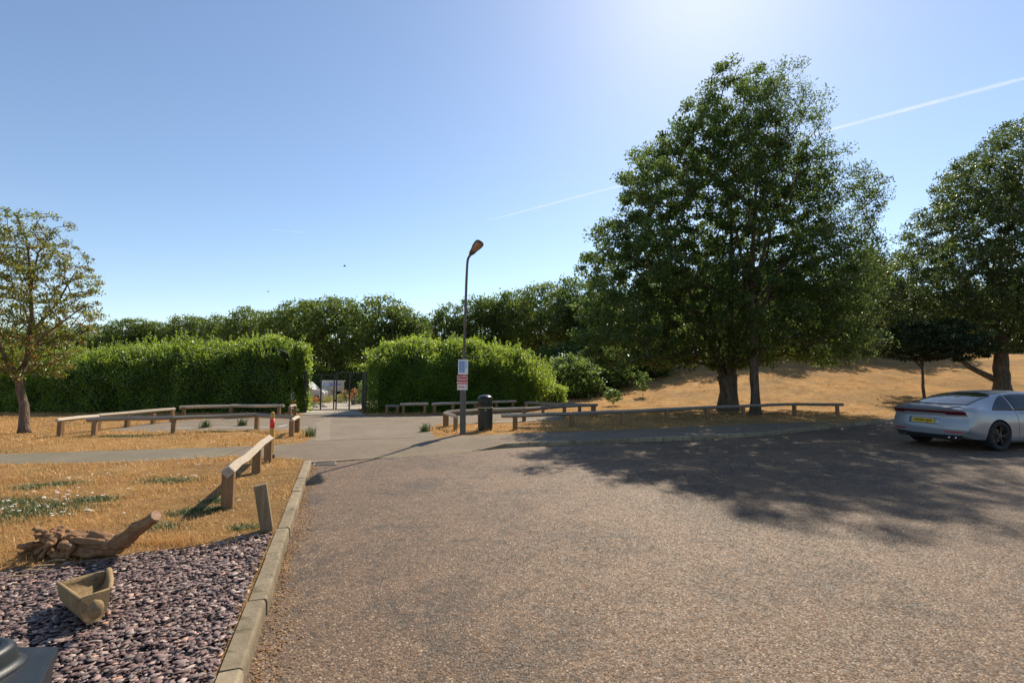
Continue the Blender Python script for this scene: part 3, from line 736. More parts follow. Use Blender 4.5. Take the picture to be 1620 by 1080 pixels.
r2_, tipsB, _ = tree('ash_tree', 'slender ash with single straight trunk and airy top, right of the thick trunk', 'tree', b1, tr2, el, 2800, .60, 100, .13, M['ash'], M['bark'], .52, .5, asp=.38, rtip=.008, flat=.8)
kt = tipsB[(tipsB[:, 0] > W(1330, 300, D2).x)]
C = np.repeat(kt, 26, 0) + rng.normal(0, .16, (len(kt) * 26, 3)); link('seed_clusters', leafmesh('seed_clusters', C - np.array(b1), .12, .4, -.5), M['keys'], r2_)['kind'] = 'stuff'
# --- glossy tree on the right edge
D3 = 28.0; b2 = on((W(1584, 600, D3).x, D3)); tx = b2.x
tr3 = [[(tx, D3, b2.z - .1, .40), (tx + .05, D3, b2.z + 1.8, .34), (tx + .25, D3, b2.z + 4.5, .2), (tx + .6, D3, b2.z + 9, .08)]]
tr3.append(limb((tx, D3 + .05, b2.z + .7), (tx - 3.3, D3 + 1, b2.z + 4.0), .2, .06, (tx - 1.3, D3 + .5, b2.z + 1.55)))
for dx, dy, dz, r in ((-2.4, -.8, 6.5, .11), (2.6, .5, 7, .12), (3.8, -1, 5.4, .1), (-1.0, 1.5, 8, .1)):
    tr3.append(limb((tx + .1, D3, b2.z + 2.2), (tx + dx, D3 + dy, b2.z + dz), r, .04, (tx + dx * .5, D3 + dy * .5, b2.z + dz * .62)))
el = [Eo(1490, 455, D3, 108, 72, 4.2), Eo(1560, 390, D3, 100, 110, 4.6), Eo(1600, 300, D3, 84, 88, 4.2), Eo(1660, 270, D3, 90, 110, 4.2, .8), Eo(1700, 430, D3, 110, 120, 4.6, .7), Eo(1425, 462, D3, 50, 55, 2.4, 1), Eo(1405, 505, D3, 38, 48, 2.2, 1), Eo(1392, 450, D3 + 2, 32, 50, 2, 1.2), Eo(1470, 525, D3, 80, 34, 3.2, .9), Eo(1570, 530, D3, 70, 32, 3.2, .9), Eo(1540, 500, D3, 90, 48, 3.6, .9), Eo(1640, 510, D3, 80, 50, 3.5, .7), Eo(1530, 300, D3, 45, 48, 1.8, .8)]
tree('broadleaf_tree', 'glossy leaved spreading tree above the parked car at the right edge', 'tree', b2, tr3, el, 3600, .68, 140, .14, M['lime'], M['bark'], .52, .45, asp=.6, rtip=.010)
# rusty dying bough, leafy pale bush and the small dark umbrella-crowned tree
D5 = 44.0; bb = on((W(1400, 590, D5).x, D5))
rb = empty('rusty_leaved_shrub', bb, 'tall shrub with pale green and rusty orange leaves left of the small dark tree', 'shrub')
m = MB(); 
for k in range(6):
    a = k * 1.05; m.tube([(0, 0, -.1), (math.cos(a) * .3, math.sin(a) * .3, 1.0), (math.cos(a) * .8, math.sin(a) * .5, 2.2)], [.05, .035, .012], 6)
m.build('stems', M['bark'], rb, True)
def blob(ells, n, dmin, per, cr, flat=.7):
    tp = thin(sample_ell(ells, n, .6), dmin); idx = np.repeat(np.arange(len(tp)), per); d = rng.normal(0, .5, (len(idx), 3)); return tp[idx] + d * cr * np.array([1, 1, flat])
C = blob([Eo(1374, 535, D5, 36, 42, 1.8), Eo(1350, 556, D5, 26, 20, 1.4)], 420, .42, 70, .36); link('foliage', leafmesh('foliage', C - np.array(bb), .17, .7), M['bushgreen'], rb)['kind'] = 'stuff'
C = blob([Eo(1400, 540, D5 - 1.6, 11, 34, .6), Eo(1394, 505, D5 - 1.6, 12, 14, .6)], 90, .42, 40, .28); link('rusty_foliage', leafmesh('rusty_foliage', C - np.array(bb), .15, .6), M['copper'], rb)['kind'] = 'stuff'
D4 = 25.5; b4 = on((W(1462, 603, D4).x, D4))
r4 = [[(b4.x, D4, b4.z - .1, .075), (b4.x - .08, D4, b4.z + .9, .065), (b4.x - .05, D4, b4.z + 1.8, .05)]]
tree('small_dark_tree', 'small dark umbrella-crowned tree with thin trunk on the bank behind the car', 'tree', b4, r4, [Eo(1465, 542, D4, 62, 28, 1.7), Eo(1428, 548, D4, 28, 22, 1), Eo(1440, 522, D4, 30, 18, 1), Eo(1520, 548, D4, 46, 24, 1.2), Eo(1500, 524, D4, 34, 20, 1)], 620, .35, 120, .11, M['holly'], M['bark'], .34, .3, flat=.45, flare=1.1)
# --- rowan at the left edge
D6 = 14.6; b6 = G(39, 683); b6 = on((b6.x * D6 / b6.y, D6)); qx = b6.x
def w6(px, py, dy=0): p = W(px, py, D6 + dy); return p
p1, p2, p3 = w6(37, 640), w6(30, 600), w6(44, 560, .1)
tr6 = [[(qx, D6, -.1, .12), (p1.x, p1.y, p1.z, .105), (p2.x, p2.y, p2.z, .09), (p3.x, p3.y, p3.z, .075), (*w6(50, 500, .2), .05), (*w6(48, 430, .1), .035), (*w6(40, 370), .015)]]
tr6.append([(*w6(31, 605), .09, 1), (*w6(5, 560, -.3), .06), (*w6(-25, 480, -.4), .04), (*w6(-30, 400, -.4), .015)])
tr6.append([(*w6(46, 530, .1), .05, 1), (*w6(90, 480, .4), .035), (*w6(120, 430, .5), .012)])
tr6.append([(*w6(40, 565, .1), .05, 1), (*w6(70, 530, -.5), .035), (*w6(140, 480, -.7), .012)])
tr6.append([(*w6(48, 460, .1), .035, 1), (*w6(60, 400, -.3), .02), (*w6(88, 360, -.3), .01)])
el = [Eo(30, 390, D6, 58, 62, 1.2, .75), Eo(60, 420, D6, 62, 58, 1.3, .6), Eo(85, 455, D6, 62, 45, 1.2, .6), Eo(50, 500, D6, 88, 48, 1.6, 1), Eo(20, 545, D6, 95, 42, 1.5, 1.1), Eo(-40, 440, D6, 60, 110, 1.7, .9), Eo(145, 470, D6, 24, 14, .5, .7), Eo(60, 575, D6, 45, 26, .8, .8), Eo(85, 360, D6, 22, 18, .5, .7)]
r6, tips6, _ = tree('rowan_tree', 'rowan tree with orange berries and a bent pale-barked trunk at the left edge', 'tree', b6, tr6, el, 1500, .27, 46, .085, M['rowan'], M['bark_r'], .21, .35, asp=.42, rtip=.006, step=.35, flat=.6)
bt = tips6[rng.random(len(tips6)) < .3]; C = np.repeat(bt, 22, 0) + rng.normal(0, .05, (len(bt) * 22, 3))
link('berries', leafmesh('berries', C - np.array(b6), .035, .9, 0), M['berry'], r6)['kind'] = 'stuff'

# --- saplings on the slope
for px, py, hpx, wpx, D, lab in ((971, 634, 28, 24, 27.0, 'small pale green leafy sapling on the slope, the nearer and left of two'), (1017, 623, 38, 22, 31.0, 'taller pale green sapling on the slope at the wood edge, right of the nearer one')):
    g0 = on((W(px, py, D).x, D)); r = empty('sapling', g0, lab, 'sapling', 'two saplings on the slope'); s_ = D / FPX
    hh = hpx * s_; m = MB().tube([(0, 0, -.05), (.02, 0, hh * .5), (0, 0, hh * .9)], [.018, .014, .006], 5)
    for k in range(5): a = k * 1.3; m.tube([(0, 0, hh * (.3 + k * .1)), (math.cos(a) * wpx * s_ * .4, math.sin(a) * .3, hh * (.5 + k * .1))], [.008, .004], 4)
    m.build('stem', M['bark'], r)
    C = blob([(0, 0, hh * .62, wpx * s_ * .5, wpx * s_ * .5, hh * .4)], 26, .16, 26, .16); link('foliage', leafmesh('foliage', C, .14, .6), M['bushgreen'], r)['kind'] = 'stuff'

# --- clipped hedges with loose new shoots
def hedge(name, label, line, dep, htop, ends, D, n_face, n_shoot, leaf=.085):
    """line: front foot polyline [(x,y)], dep: thickness behind, htop(x)"""
    root = empty(name, (line[0][0], line[0][1], 0), label, 'hedge'); inv = -np.array([line[0][0], line[0][1], 0])
    xs = np.array([p[0] for p in line]); ys = np.array([p[1] for p in line]); x0, x1 = xs.min(), xs.max()
    def front(x): return np.interp(x, xs, ys)
    def back(x): return front(x) + dep(x)
    # dark solid volume added so the hedge is not see-through
    V, F = [], []; X = np.linspace(x0 + .35, x1 - .35, 60)
    for x in X:
        fy, by, h_ = front(x) + .3, back(x) - .3, htop(x) - .32
        z0_ = h1(x, (fy + by) / 2) - .3
        bulge = .12 * math.sin(x * 1.7) + .08 * math.sin(x * 4.1)
        V += [(x, fy, z0_), (x, fy + bulge, h_ * .55), (x, fy + .25 + bulge, h_ * .92), (x, fy + .7, h_), (x, (fy + by) / 2, h_ + .05), (x, by - .6, h_), (x, by, h_ * .8), (x, by, z0_)]
    k = 8
    for i in range(len(X) - 1):
        for j in range(k - 1): F.append((i*k+j, (i+1)*k+j, (i+1)*k+j+1, i*k+j+1))
    F += [tuple(range(k)), tuple((len(X) - 1) * k + j for j in range(k))[::-1]]
    link('dark_core', pymesh('dark_core', [Vector(v) + Vector(inv) for v in V], F), M['holly'], root)
    # leaves on front, top and ends
    def surf(n):
        u = rng.random(n); L = x1 - x0; kind = rng.random(n); P_ = np.zeros((n, 3))
        x = x0 + u * L; h_ = htop(x); f = front(x); b_ = back(x)
        clump = .22 * np.sin(x * 2.1 + 1) + .12 * np.sin(x * 5.3)
        fr = kind < .52; tp = (kind >= .52) & (kind < .88); en = kind >= .88
        v = rng.random(n)
        z = v * h_; lump = np.array([mnoise.noise(Vector((a * .9, c_ * 1.1, 5))) for a, c_ in zip(x, z)]) * .42 + np.array([mnoise.noise(Vector((a * 2.8, c_ * 3, 9))) for a, c_ in zip(x, z)]) * .13
        lean = np.clip((v - .58) / .42, 0, 1) ** 1.6 * 1.3
        P_[fr] = np.column_stack([x, f + lump + lean - .02, z])[fr]
        w = rng.random(n); topy = f + 1.2 + w * (b_ - f - 1.2); topy = np.maximum(topy, f + .3); edge = 0 * topy
        P_[tp] = np.column_stack([x, topy, h_ + lump * .8 - edge])[tp]
        e = rng.random(n) < ends[0]; xe = np.where(e, x0, x1); yy = front(xe) + w * (back(xe) - front(xe)); ze = v * htop(xe)
        bul = .35 * (1 - np.abs(2 * w - 1) ** 2) * np.where(e, -1, 1)
        P_[en] = np.column_stack([xe + bul + lump * np.where(e, -1, 1), yy, ze])[en]
        P_[:, :] += rng.normal(0, .085, (n, 3)); return P_
    P_ = surf(n_face); P_ = P_[P_[:, 2] > .02]; P_[:, 2] += np.where(P_[:, 2] < 1e9, 0, 0)
    # shoots: leafy wands standing out of the top and shoulders
    sh = []; tw = MB()
    for _ in range(n_shoot):
        x = random.uniform(x0, x1); w = random.random() ** 1.4; f, b_ = float(front(x)), float(back(x)); y = f + .2 + w * (b_ - f - .2); sl = max(0, 1 - (y - f) / 1.3); hh = float(htop(x))
        onend = random.random() < .12
        if onend: x = (x0 if random.random() < ends[0] else x1); f, b_ = float(front(x)), float(back(x)); hh = float(htop(x)); y = f + random.random() * (b_ - f)
        base_ = Vector((x, y, hh * (random.uniform(.55, .98) if onend else 1) - .1 - sl ** 1.5 * 1.15))
        L = random.uniform(.12, .5) * (1.6 if random.random() < .2 else 1) * (.6 + .8 * abs(mnoise.noise(Vector((x * .8, y, 3)))) * 2); dr = Vector((random.gauss(0, .22) + (0 if not onend else (-.3 if x == x0 else .3)), random.gauss(0, .2) - (.5 * sl), 1)).normalized()
        n = int(L / .022)
        for k_ in range(n): sh.append(base_ + dr * (k_ * .022) + Vector((random.gauss(0, .03), random.gauss(0, .03), random.gauss(0, .02))))
        tw.tube([base_ - dr * .2, base_ + dr * L], [.006, .002], 3, False)
    S = np.array([list(p) for p in sh]); C = np.concatenate([P_, S])
    link('foliage', leafmesh('foliage', C + inv, leaf, .55, .25), M['hedge'], root)['kind'] = 'stuff'
    link('shoots', pymesh('shoots', [v + Vector(inv) for v in tw.V], tw.F), M['bark'], root)['kind'] = 'stuff'
    return root
YL = 22.3
hedge('left_hedge', 'long tall green hedge with sprouting top left of the black gate', [(-34, 23.8), (-30, 23.4), (-20, YL), (-14, YL), (W(462, 650, YL).x, YL)], lambda x: np.interp(x, [-13.2, -10.6], [3.4, .9]),
      lambda x: np.interp(x, [-44, -23, -18, -14, -11.5, -9.2], [2.5, 2.6, 2.95, 3.2, 3.35, 3.0]) + .09 * np.sin(x * 1.9) + .05 * np.sin(x * 5.1), (0.0, 1.0), 22, 90000, 4300)
xr0, xr1 = W(584, 650, 22.6).x, W(884, 650, 24.8).x
hedge('right_hedge', 'tall rounded hedge with sunlit right end behind the lamp column and bin', [(xr0, 22.4), (-3, 22.8), (-.5, 23.4), (1.2, 24.2), (xr1, 26)], lambda x: np.interp(x, [xr0, -1, xr1], [5.0, 4.4, 2.0]),
      lambda x: np.interp(x, [xr0, xr0 + .4, -5.5, -3, -1.4, -.2, .8, 1.6, 2.2, xr1], [3.05, 3.2, 3.25, 3.25, 3.15, 2.9, 2.5, 2.0, 1.45, 1.0]) + .06 * np.sin(x * 2.3) + .05 * np.sin(x * 5.9), (.35, 1), 23, 90000, 3400)
hedge('back_hedge', 'low distant hedge with feathery sunlit top seen above the black gate', [(-34, 53), (-18, 52), (-10, 50), (-2, 51)], lambda x: 3 + 0 * x, lambda x: 2.7 + .2 * np.sin(x), (.5, .5), 50, 26000, 1000, .13)

# --- woodland trees: a few meshes shared among many trees
def wood_proto(seed, leaf=.22):
    global rng
    rng = np.random.default_rng(seed); r = random.Random(seed)
    el = [(0, 0, 6.2, 3.0, 3.0, 3.4)] + [(r.uniform(-2.4, 2.4), r.uniform(-2.2, 2.2), r.uniform(3.6, 8.2), r.uniform(1.2, 2.2), r.uniform(1.2, 2.2), r.uniform(1.0, 1.9)) for _ in range(9)]
    tips = thin(sample_ell(el, 900, .5), .62)
    tr = [[(0, 0, -.6, .26), (r.uniform(-.3, .3), 0, 3, .2), (r.uniform(-.5, .5), 0, 7, .08)]]
    for k in range(3): a = r.uniform(0, 6.28); tr.append([(0, 0, 1.8 + k * .4, .12, 1), (math.cos(a) * 2, math.sin(a) * 2, 6 + k * .4, .05)])
    A, Pp, rad, nt = skeleton(tr, tips, 1.0, .015)
    V, F = branch_mesh(A, Pp, rad, nt, len(A), 4); tm = MB()
    for i, pl in enumerate(tr): q = trunk_mesh(pl, 8, 1.2 if i == 0 else 1); tm.add(q.V, q.F)
    idx = np.repeat(np.arange(len(tips)), 62); d = rng.normal(0, .30, (len(idx), 3)) * np.array([1, 1, .65])
    keep = rng.random(len(tips)) > .12; C = (tips[idx] + d)[keep[idx]]
    return leafmesh('wood_crown', C, leaf, .7), pymesh('wood_trunk', tm.V, tm.F, True), npmesh('wood_branches', V, F)
protos = [wood_proto(s) for s in (11, 12, 13, 14)]
rng = np.random.default_rng(99)
for c_, t_, b_ in protos: c_.materials.append(M['wood']); t_.materials.append(M['bark']); b_.materials.append(M['bark'])
for i_ in range(4): protos[i_] = protos[i_]
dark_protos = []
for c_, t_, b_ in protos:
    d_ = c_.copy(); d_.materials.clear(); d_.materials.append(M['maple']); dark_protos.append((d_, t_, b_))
def wood_tree(px, ptop, hw, D, k, label, dark=False, name='woodland_tree', sq=1.0):
    top = W(px, ptop, D); gz = h1(top.x, D); h_ = max(2.0, top.z - gz) / 9.2; s_ = hw * D / FPX / 3.6
    root = empty(name, (top.x, D, gz), label, 'tree', 'trees of the wood behind the hedges and the bank'); c_, t_, b_ = (dark_protos if dark else protos)[k % 4]
    root.rotation_euler = (0, 0, (px * 7.3 + k) % 6.28); root.scale = (s_, s_, h_)
    link('trunk', t_, None, root); link('branches', b_, None, root)['kind'] = 'stuff'; link('crown', c_, None, root)['kind'] = 'stuff'
    return root
wl = [
 (-250, 500, 70, 80, 'far tree of the wood beyond the left frame edge, tall'), (-150, 505, 60, 84, 'far tree of the wood just off the left edge'),
 (-60, 515, 55, 82, 'far tree at the left edge hidden behind the rowan crown'), (20, 520, 50, 84, 'far tree behind the middle of the rowan crown'), (85, 520, 48, 80, 'far tree behind the right part of the rowan crown'),
 (150, 517, 42, 82, 'lowest far green tree just right of the rowan above the left hedge'), (205, 508, 40, 80, 'second far tree right of the rowan above the left hedge'), (258, 514, 38, 84, 'third far tree right of the rowan, in a dip of the skyline'),
 (305, 506, 40, 82, 'far rounded tree above the middle of the left hedge'), (350, 503, 36, 76, 'far tree above the left hedge with a small peak'), (392, 492, 40, 66, 'dark tree rising higher above the left hedge'),
 (436, 495, 38, 62, 'tree left of the tall group above the left hedge, second from it'), (478, 482, 42, 58, 'broad tall tree above the right end of the left hedge'),
 (540, 478, 52, 54, 'tall tree directly above the black gate'), (600, 474, 56, 50, 'tallest airy tree right of the gate with sky showing through'), (640, 492, 34, 52, 'tree sloping down to the gap in the skyline, left side of the gap'),
 (712, 487, 36, 58, 'rounded tree at the right side of the skyline gap left of the lamp'), (765, 476, 42, 58, 'tree behind the lamp column with a thin see-through crown'), (812, 466, 40, 56, 'tree right of the lamp column above the right hedge'),
 (858, 452, 44, 52, 'taller tree above the right end of the right hedge'), (905, 445, 46, 48, 'tree touching the left side of the big maple crown'), (955, 470, 60, 46, 'dark tree behind the lower left of the maple'),
 (1020, 470, 60, 50, 'tree in the shade behind the maple trunk, left'), (1090, 480, 60, 52, 'tree in the shade right behind the maple trunk'), (1165, 470, 60, 54, 'tree in the shade behind the gap between the two trunks'),
 (1240, 470, 60, 52, 'tree in the shade behind and right of the ash trunk'), (1310, 450, 55, 52, 'tree behind the right side of the ash crown'), (1362, 400, 40, 48, 'tree showing below the ash boughs in the gap of sky'), (1405, 450, 62, 47, 'tree in the notch between the ash and the right tree'),
 (1470, 470, 60, 55, 'tree behind the small umbrella-crowned tree'), (1550, 460, 60, 56, 'tree behind the trunk of the right tree'), (1640, 450, 70, 56, 'tree at the right frame edge behind the bank'), (1760, 440, 80, 56, 'tree beyond the right frame edge')]
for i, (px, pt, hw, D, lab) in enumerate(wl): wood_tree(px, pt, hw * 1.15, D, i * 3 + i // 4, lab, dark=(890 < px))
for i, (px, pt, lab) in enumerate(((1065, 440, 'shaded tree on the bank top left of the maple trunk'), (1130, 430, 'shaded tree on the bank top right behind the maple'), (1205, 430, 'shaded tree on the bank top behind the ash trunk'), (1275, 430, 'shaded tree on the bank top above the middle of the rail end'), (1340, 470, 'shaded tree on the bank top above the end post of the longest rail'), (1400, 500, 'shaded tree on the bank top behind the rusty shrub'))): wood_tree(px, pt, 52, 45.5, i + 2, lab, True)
# second rank closes the gaps low down
LOW = ['below the skyline beside the rowan', 'above the left third of the left hedge', 'left of the middle of the left hedge', 'above the middle of the left hedge', 'above the right part of the left hedge', 'over the left gate leaf', 'over the right gate leaf',
 'in the skyline gap left of the lamp', 'just right of the lamp column', 'above the middle of the right hedge', 'above the rounded end of the right hedge', 'under the left edge of the maple crown', 'in shade left of the maple trunk',
 'in shade just behind the maple trunk', 'in shade just behind the ash trunk', 'in shade right of the ash trunk', 'in shade above the last rail bay', 'behind the rusty shrub', 'behind the small dark tree', 'behind the trunk of the right-hand tree']
for i, px in enumerate((120, 200, 280, 365, 440, 515, 575, 660, 745, 830, 910, 985, 1060, 1130, 1200, 1275, 1345, 1420, 1500, 1590)):
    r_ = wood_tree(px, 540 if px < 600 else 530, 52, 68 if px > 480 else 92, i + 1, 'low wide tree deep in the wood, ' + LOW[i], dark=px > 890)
# understorey bushes
def bush(px, pbot, ptop, hw, D, label, mat='maple'):
    g0 = on((W(px, pbot, D).x, D)); top = W(px, ptop, D).z - g0.z; s_ = D / FPX
    root = empty('bush', g0, label, 'bush', 'bushes at the foot of the wood')
    m = MB(); C = blob([(0, 0, top * .45, hw * s_, 1.8, top * .5), (hw * s_ * .4, -.4, top * .35, hw * s_ * .6, 1.4, top * .35)], 300, .5, 42, .42)
    for k in range(7): a = k * .9; m.tube([(0, 0, -.1), (math.cos(a) * hw * s_ * .4, math.sin(a) * .6, top * .5)], [.04, .015], 4)
    m.build('stems', M['bark'], root)
    C = C[C[:, 2] > -.1]; link('foliage', leafmesh('foliage', C, .24, .65), M[mat], root)['kind'] = 'stuff'
for px, pb, pt, hw, D, lab in ((905, 632, 560, 42, 33, 'dark bush just right of the sunlit hedge end'), (868, 618, 545, 45, 44, 'shaded bush in the gap just above the sloping end of the right hedge'), (955, 628, 545, 45, 36, 'dark bush behind the nearer sapling'), (1015, 615, 540, 48, 38, 'dark bush behind the taller sapling'),
     (1085, 598, 520, 50, 42, 'shaded bush left of the maple trunk at the wood edge'), (1165, 588, 515, 50, 46, 'shaded bush between the two trunks at the wood edge'), (1240, 582, 510, 50, 48, 'shaded bush right of the ash trunk at the wood edge'), (1310, 578, 510, 45, 49, 'shaded bush at the top of the bank above the rail end'), (1370, 574, 500, 42, 50, 'shaded bush left of the rusty shrub at the bank top'),
     (1440, 572, 505, 48, 50, 'bush behind the small dark tree on the bank top'), (1520, 572, 500, 50, 50, 'bush left of the right-hand trunk on the bank top'), (1600, 572, 500, 55, 48, 'bush at the right frame edge on the bank top'), (1700, 575, 500, 60, 48, 'bush beyond the right frame edge on the bank top'),
     (640, 648, 600, 40, 34, 'dark bush behind the right hedge near its left end'), (600, 640, 590, 22, 40, 'bush inside the garden right of the gate view'), (925, 625, 535, 60, 42, 'wide dark bush behind the rounded end of the right hedge')):
    bush(px, pb, pt, hw * 1.1, D, lab)
# ================================================================== TIMBER KNEE RAILS
def rail_fence(label, posts, ends=(None, None), h=.46, pw=.11, rw=.09, mat='rail', name='knee_rail', group='low timber knee rails', pd=None, gap=()):
    """posts: list of ground points; diagonal-set square rail resting in notched posts"""
    P_ = [Vector((p[0], p[1], h1(p[0], p[1]))) for p in posts]
    root = empty(name, P_[0], label, 'knee rail', group); o0 = P_[0]
    for i, p in enumerate(P_):
        a = P_[max(0, i - 1)]; b_ = P_[min(len(P_) - 1, i + 1)]; d = (b_ - a); d.z = 0; d.normalize(); n = Vector((-d.y, d.x, 0)); w = pw / 2; dd = (pd or pw) / 2; hh = h + random.uniform(-.012, .012)
        prof = [(-w, -.15), (-w, hh - .02), (-w * .82, hh), (0, hh - w * .82), (w * .82, hh), (w, hh - .02), (w, -.15)]
        tl = random.uniform(-.012, .012)
        V = [(p - o0) + n * (u + tl * v) + d * s_ * dd + Vector((0, 0, v)) for s_ in (-1, 1) for u, v in prof]
        k = 7; F = [tuple(range(k)), tuple(range(k, 2*k))[::-1]] + [(q, k + q, k + (q+1) % k, (q+1) % k) for q in range(k)]
        o = MB().add(V, F).build('post', M['post'], root)
    pts = list(P_)
    d0 = (pts[1] - pts[0]).normalized(); d1 = (pts[-1] - pts[-2]).normalized()
    e0 = ends[0] if ends[0] is not None else .12; e1 = ends[1] if ends[1] is not None else .12
    pts[0] = pts[0] - d0 * e0; pts[-1] = pts[-1] + d1 * e1
    segs = [(pts[i], pts[i + 1]) for i in range(len(pts) - 1)]
    # join consecutive segments of up to two bays
    joins = [0]; 
    for i in range(1, len(pts) - 1):
        if i % 2 == 0 or (pts[i] - pts[i-1]).normalized().dot((pts[i+1] - pts[i]).normalized()) < .995: joins.append(i)
    joins.append(len(pts) - 1)
    for a, b_ in zip(joins[:-1], joins[1:]):
        if a in gap: continue
        A_, B_ = pts[a] - o0, pts[b_] - o0; d = (B_ - A_).normalized(); n = Vector((-d.y, d.x, 0)).normalized(); u = d.cross(n).normalized(); u = u if u.z > 0 else -u
        A_ = A_ + d * .004; B_ = B_ - d * .004; zc = Vector((0, 0, h + .0)); r = rw * .707; nseg = max(2, int((B_ - A_).length / .5)); V = []; F = []
        for i in range(nseg + 1):
            c_ = A_.lerp(B_, i / nseg) + zc + Vector((0, 0, .022 * mnoise.noise(A_ * 3 + Vector((i * .7, 0, 0))))) + n * (.02 * mnoise.noise(A_ * 3 + Vector((0, i * .7, 4)))); tw = .35 * mnoise.noise(A_ + Vector((i * .25, 3, 0))); 
            for q in range(8):
                an = q * math.pi / 4 + tw; rr = r * (1.0 if q % 2 == 0 else .74) * (1 + random.uniform(-.05, .05))
                V.append(c_ + n * math.cos(an) * rr + u * math.sin(an) * rr)
        for i in range(nseg):
            for q in range(8): F.append((i*8+q, i*8+(q+1) % 8, (i+1)*8+(q+1) % 8, (i+1)*8+q))
        F += [tuple(range(8))[::-1], tuple(nseg*8+q for q in range(8))]
        MB().add(V, F).build('rail', M[mat], root)
    return root, P_
def g(*xy): return [G(x, y) for x, y in xy]
def lerpn(a, b_, n): return [a.lerp(b_, i / n) for i in range(n + 1)]
# foreground rail, three sturdy posts
rf, pf = rail_fence('nearest timber rail with three sturdy posts running beside the kerb', [G(360, 803), G(405.5, 748), G(424, 729)], (.10, .12), .47, .135, .11, 'rail')
for i, p in enumerate(pf):
    dd = (pf[1] - pf[0]).normalized()
    if i == 0:
        s_ = MB(); n = Vector((-dd.y, dd.x, 0))
        c_ = Vector((0, 0, .47)) + dd * -.06
        for sg in (1,): s_.tube([c_ + n * .082 + dd * 0, c_ + Vector((0, 0, .082)), c_ - n * .082], .006, 4)
        s_.build('strap', M['steelstrap'], rf)
A0, A1 = G(95, 690), G(201, 675.5)
rail_fence('sunlit timber rail slanting away at far left, behind the long front one', [A0, G(154, 681.5), A1, G(242, 670.5), G(272, 667)], (.15, .1))
rail_fence('long front timber rail of the left car park ending at the gate road verge', [G(149, 688.5), G(274, 685), G(406, 679), G(461, 689)][:3] + [G(462, 684.5)], (.2, .05), mat='railgrey')
rail_fence('short end rail turning the corner left of the gate road', [G(461, 690.5), G(470.5, 683.5)], (.04, .04), .45, .12)
rail_fence('far timber rail in front of the left hedge, the longer one', [G(290, 662), G(365, 659.5), G(441, 659.5)], (.15, .2))
rail_fence('very short rail beside the left gate post', [G(458, 659.5), G(466.5, 656.5)], (.05, .05), .42)
rail_fence('faint two-post rail just right of the gate under the right hedge', [G(612, 655), G(629, 655)], (.08, .08), .35, mat='railgrey')
rail_fence('pale two-post rail under the right hedge left of the lamp column', [G(638, 656), G(672, 655.5)], (.15, .15))
rail_fence('far rail running behind the lamp column and the bin under the right hedge', [G(687, 655.5), G(716, 654), G(752, 652.5), G(785, 651), G(811, 650)], (.12, .2))
rail_fence('short corner rail beside the lamp column on the left', [G(704, 675), G(720.5, 681)], (.06, .06), .45, .11)
rail_fence('long rail passing behind the bin to the middle of the bank foot', [G(706, 673.5), G(760, 668), G(829, 665.5), G(893, 660.5), G(938, 658)], (.02, .25), mat='railgrey')
rail_fence('back rail at the bank foot slanting down to meet the other rails', [G(833, 651), G(859, 652.2), G(893, 654), G(917, 655.2), G(940, 657)], (.12, .1), .42, mat='railgrey')
hp = [G(815, 679.5), G(905, 676), G(985, 671.5), G(1055, 667), G(1118, 662.5), G(1176, 660), G(1257, 655.5), G(1325, 656.5)]
rail_fence('longest rail, starting right of the bin and passing under both big trees', hp, (.45, .25), .45, .12, mat='railgrey')

# leaning lone stub post
sp0 = G(423, 838); sp = empty('stub_post', sp0, 'lone leaning grey timber stub post beside the kerb at the slate edge', 'post', rz=.35)
V = []; 
for z, ox in ((-.15, .025), (.50, -.085)):
    for sx, sy in ((-1, -1), (1, -1), (1, 1), (-1, 1)): V.append((sx * .062 + ox, sy * .05, z + (.012 * sx if z > 0 else 0)))
MB().add(V, [(0, 3, 2, 1), (4, 5, 6, 7), (0, 1, 5, 4), (1, 2, 6, 5), (2, 3, 7, 6), (3, 0, 4, 7)]).build('stub', M['stub'], sp)
b = bpy.data.objects[sp.children[0].name]; md = b.modifiers.new('bevel', 'BEVEL'); md.width = .006; md.segments = 2
# yellow marker post
mp_ = G(429, 722.5); mk = empty('marker_post', mp_, 'slim yellow marker post with a red band at the end of the near rail', 'marker post')
MB().lathe([(.043, 0), (.045, .01), (.045, .80), (.04, .81), (.036, .83), (.038, .90), (.03, .925), (.012, .94)], 16).build('shaft', M['yellow'], mk, True)
MB().lathe([(.047, .60), (.047, .79)], 16).build('red_band', M['redband'], mk, True)
MB().lathe([(.065, -.03), (.07, .03), (.05, .06), (.047, .065)], 14).build('base', M['black'], mk, True)

# ================================================================== LAMP COLUMN
lp = G(732, 686.5); YLm = lp.y
lamp = empty('lamp_column', lp, 'tall bent-necked street lamp column with a sign on it beside the bin', 'street lamp')
z1 = 1.42
lo = MB().lathe([(.088, -.05), (.088, z1 - .12), (.080, z1 - .06), (.052, z1), (.050, z1 + .01)], 20).build('base_column', M['column'], lamp, True); autosmooth(lo)
dr = MB().box((0, -.086, .75), (.09, .008, .55), None, .003).build('door', M['column'], lamp)
topx = (W(739, 420, YLm).x - lp.x); zt_ = W(739, 415, YLm).z
hd = W(745, 402, YLm - .12); hd = hd - lp
pts = [(0, 0, z1 - .05), (topx * .3, 0, 2.6), (topx * .8, 0, zt_ - .6), (topx, 0, zt_ - .12)]
bz = [Vector((topx, 0, zt_ - .12)), Vector((topx + .02, -.02, zt_ + .15)), Vector((hd.x - .09, hd.y * .6, hd.z - .12)), hd]
for i in range(1, 9):
    t_ = i / 8; q = ((1-t_)**3) * bz[0] + 3*t_*(1-t_)**2 * bz[1] + 3*t_*t_*(1-t_) * bz[2] + t_**3 * bz[3]; pts.append(tuple(q))
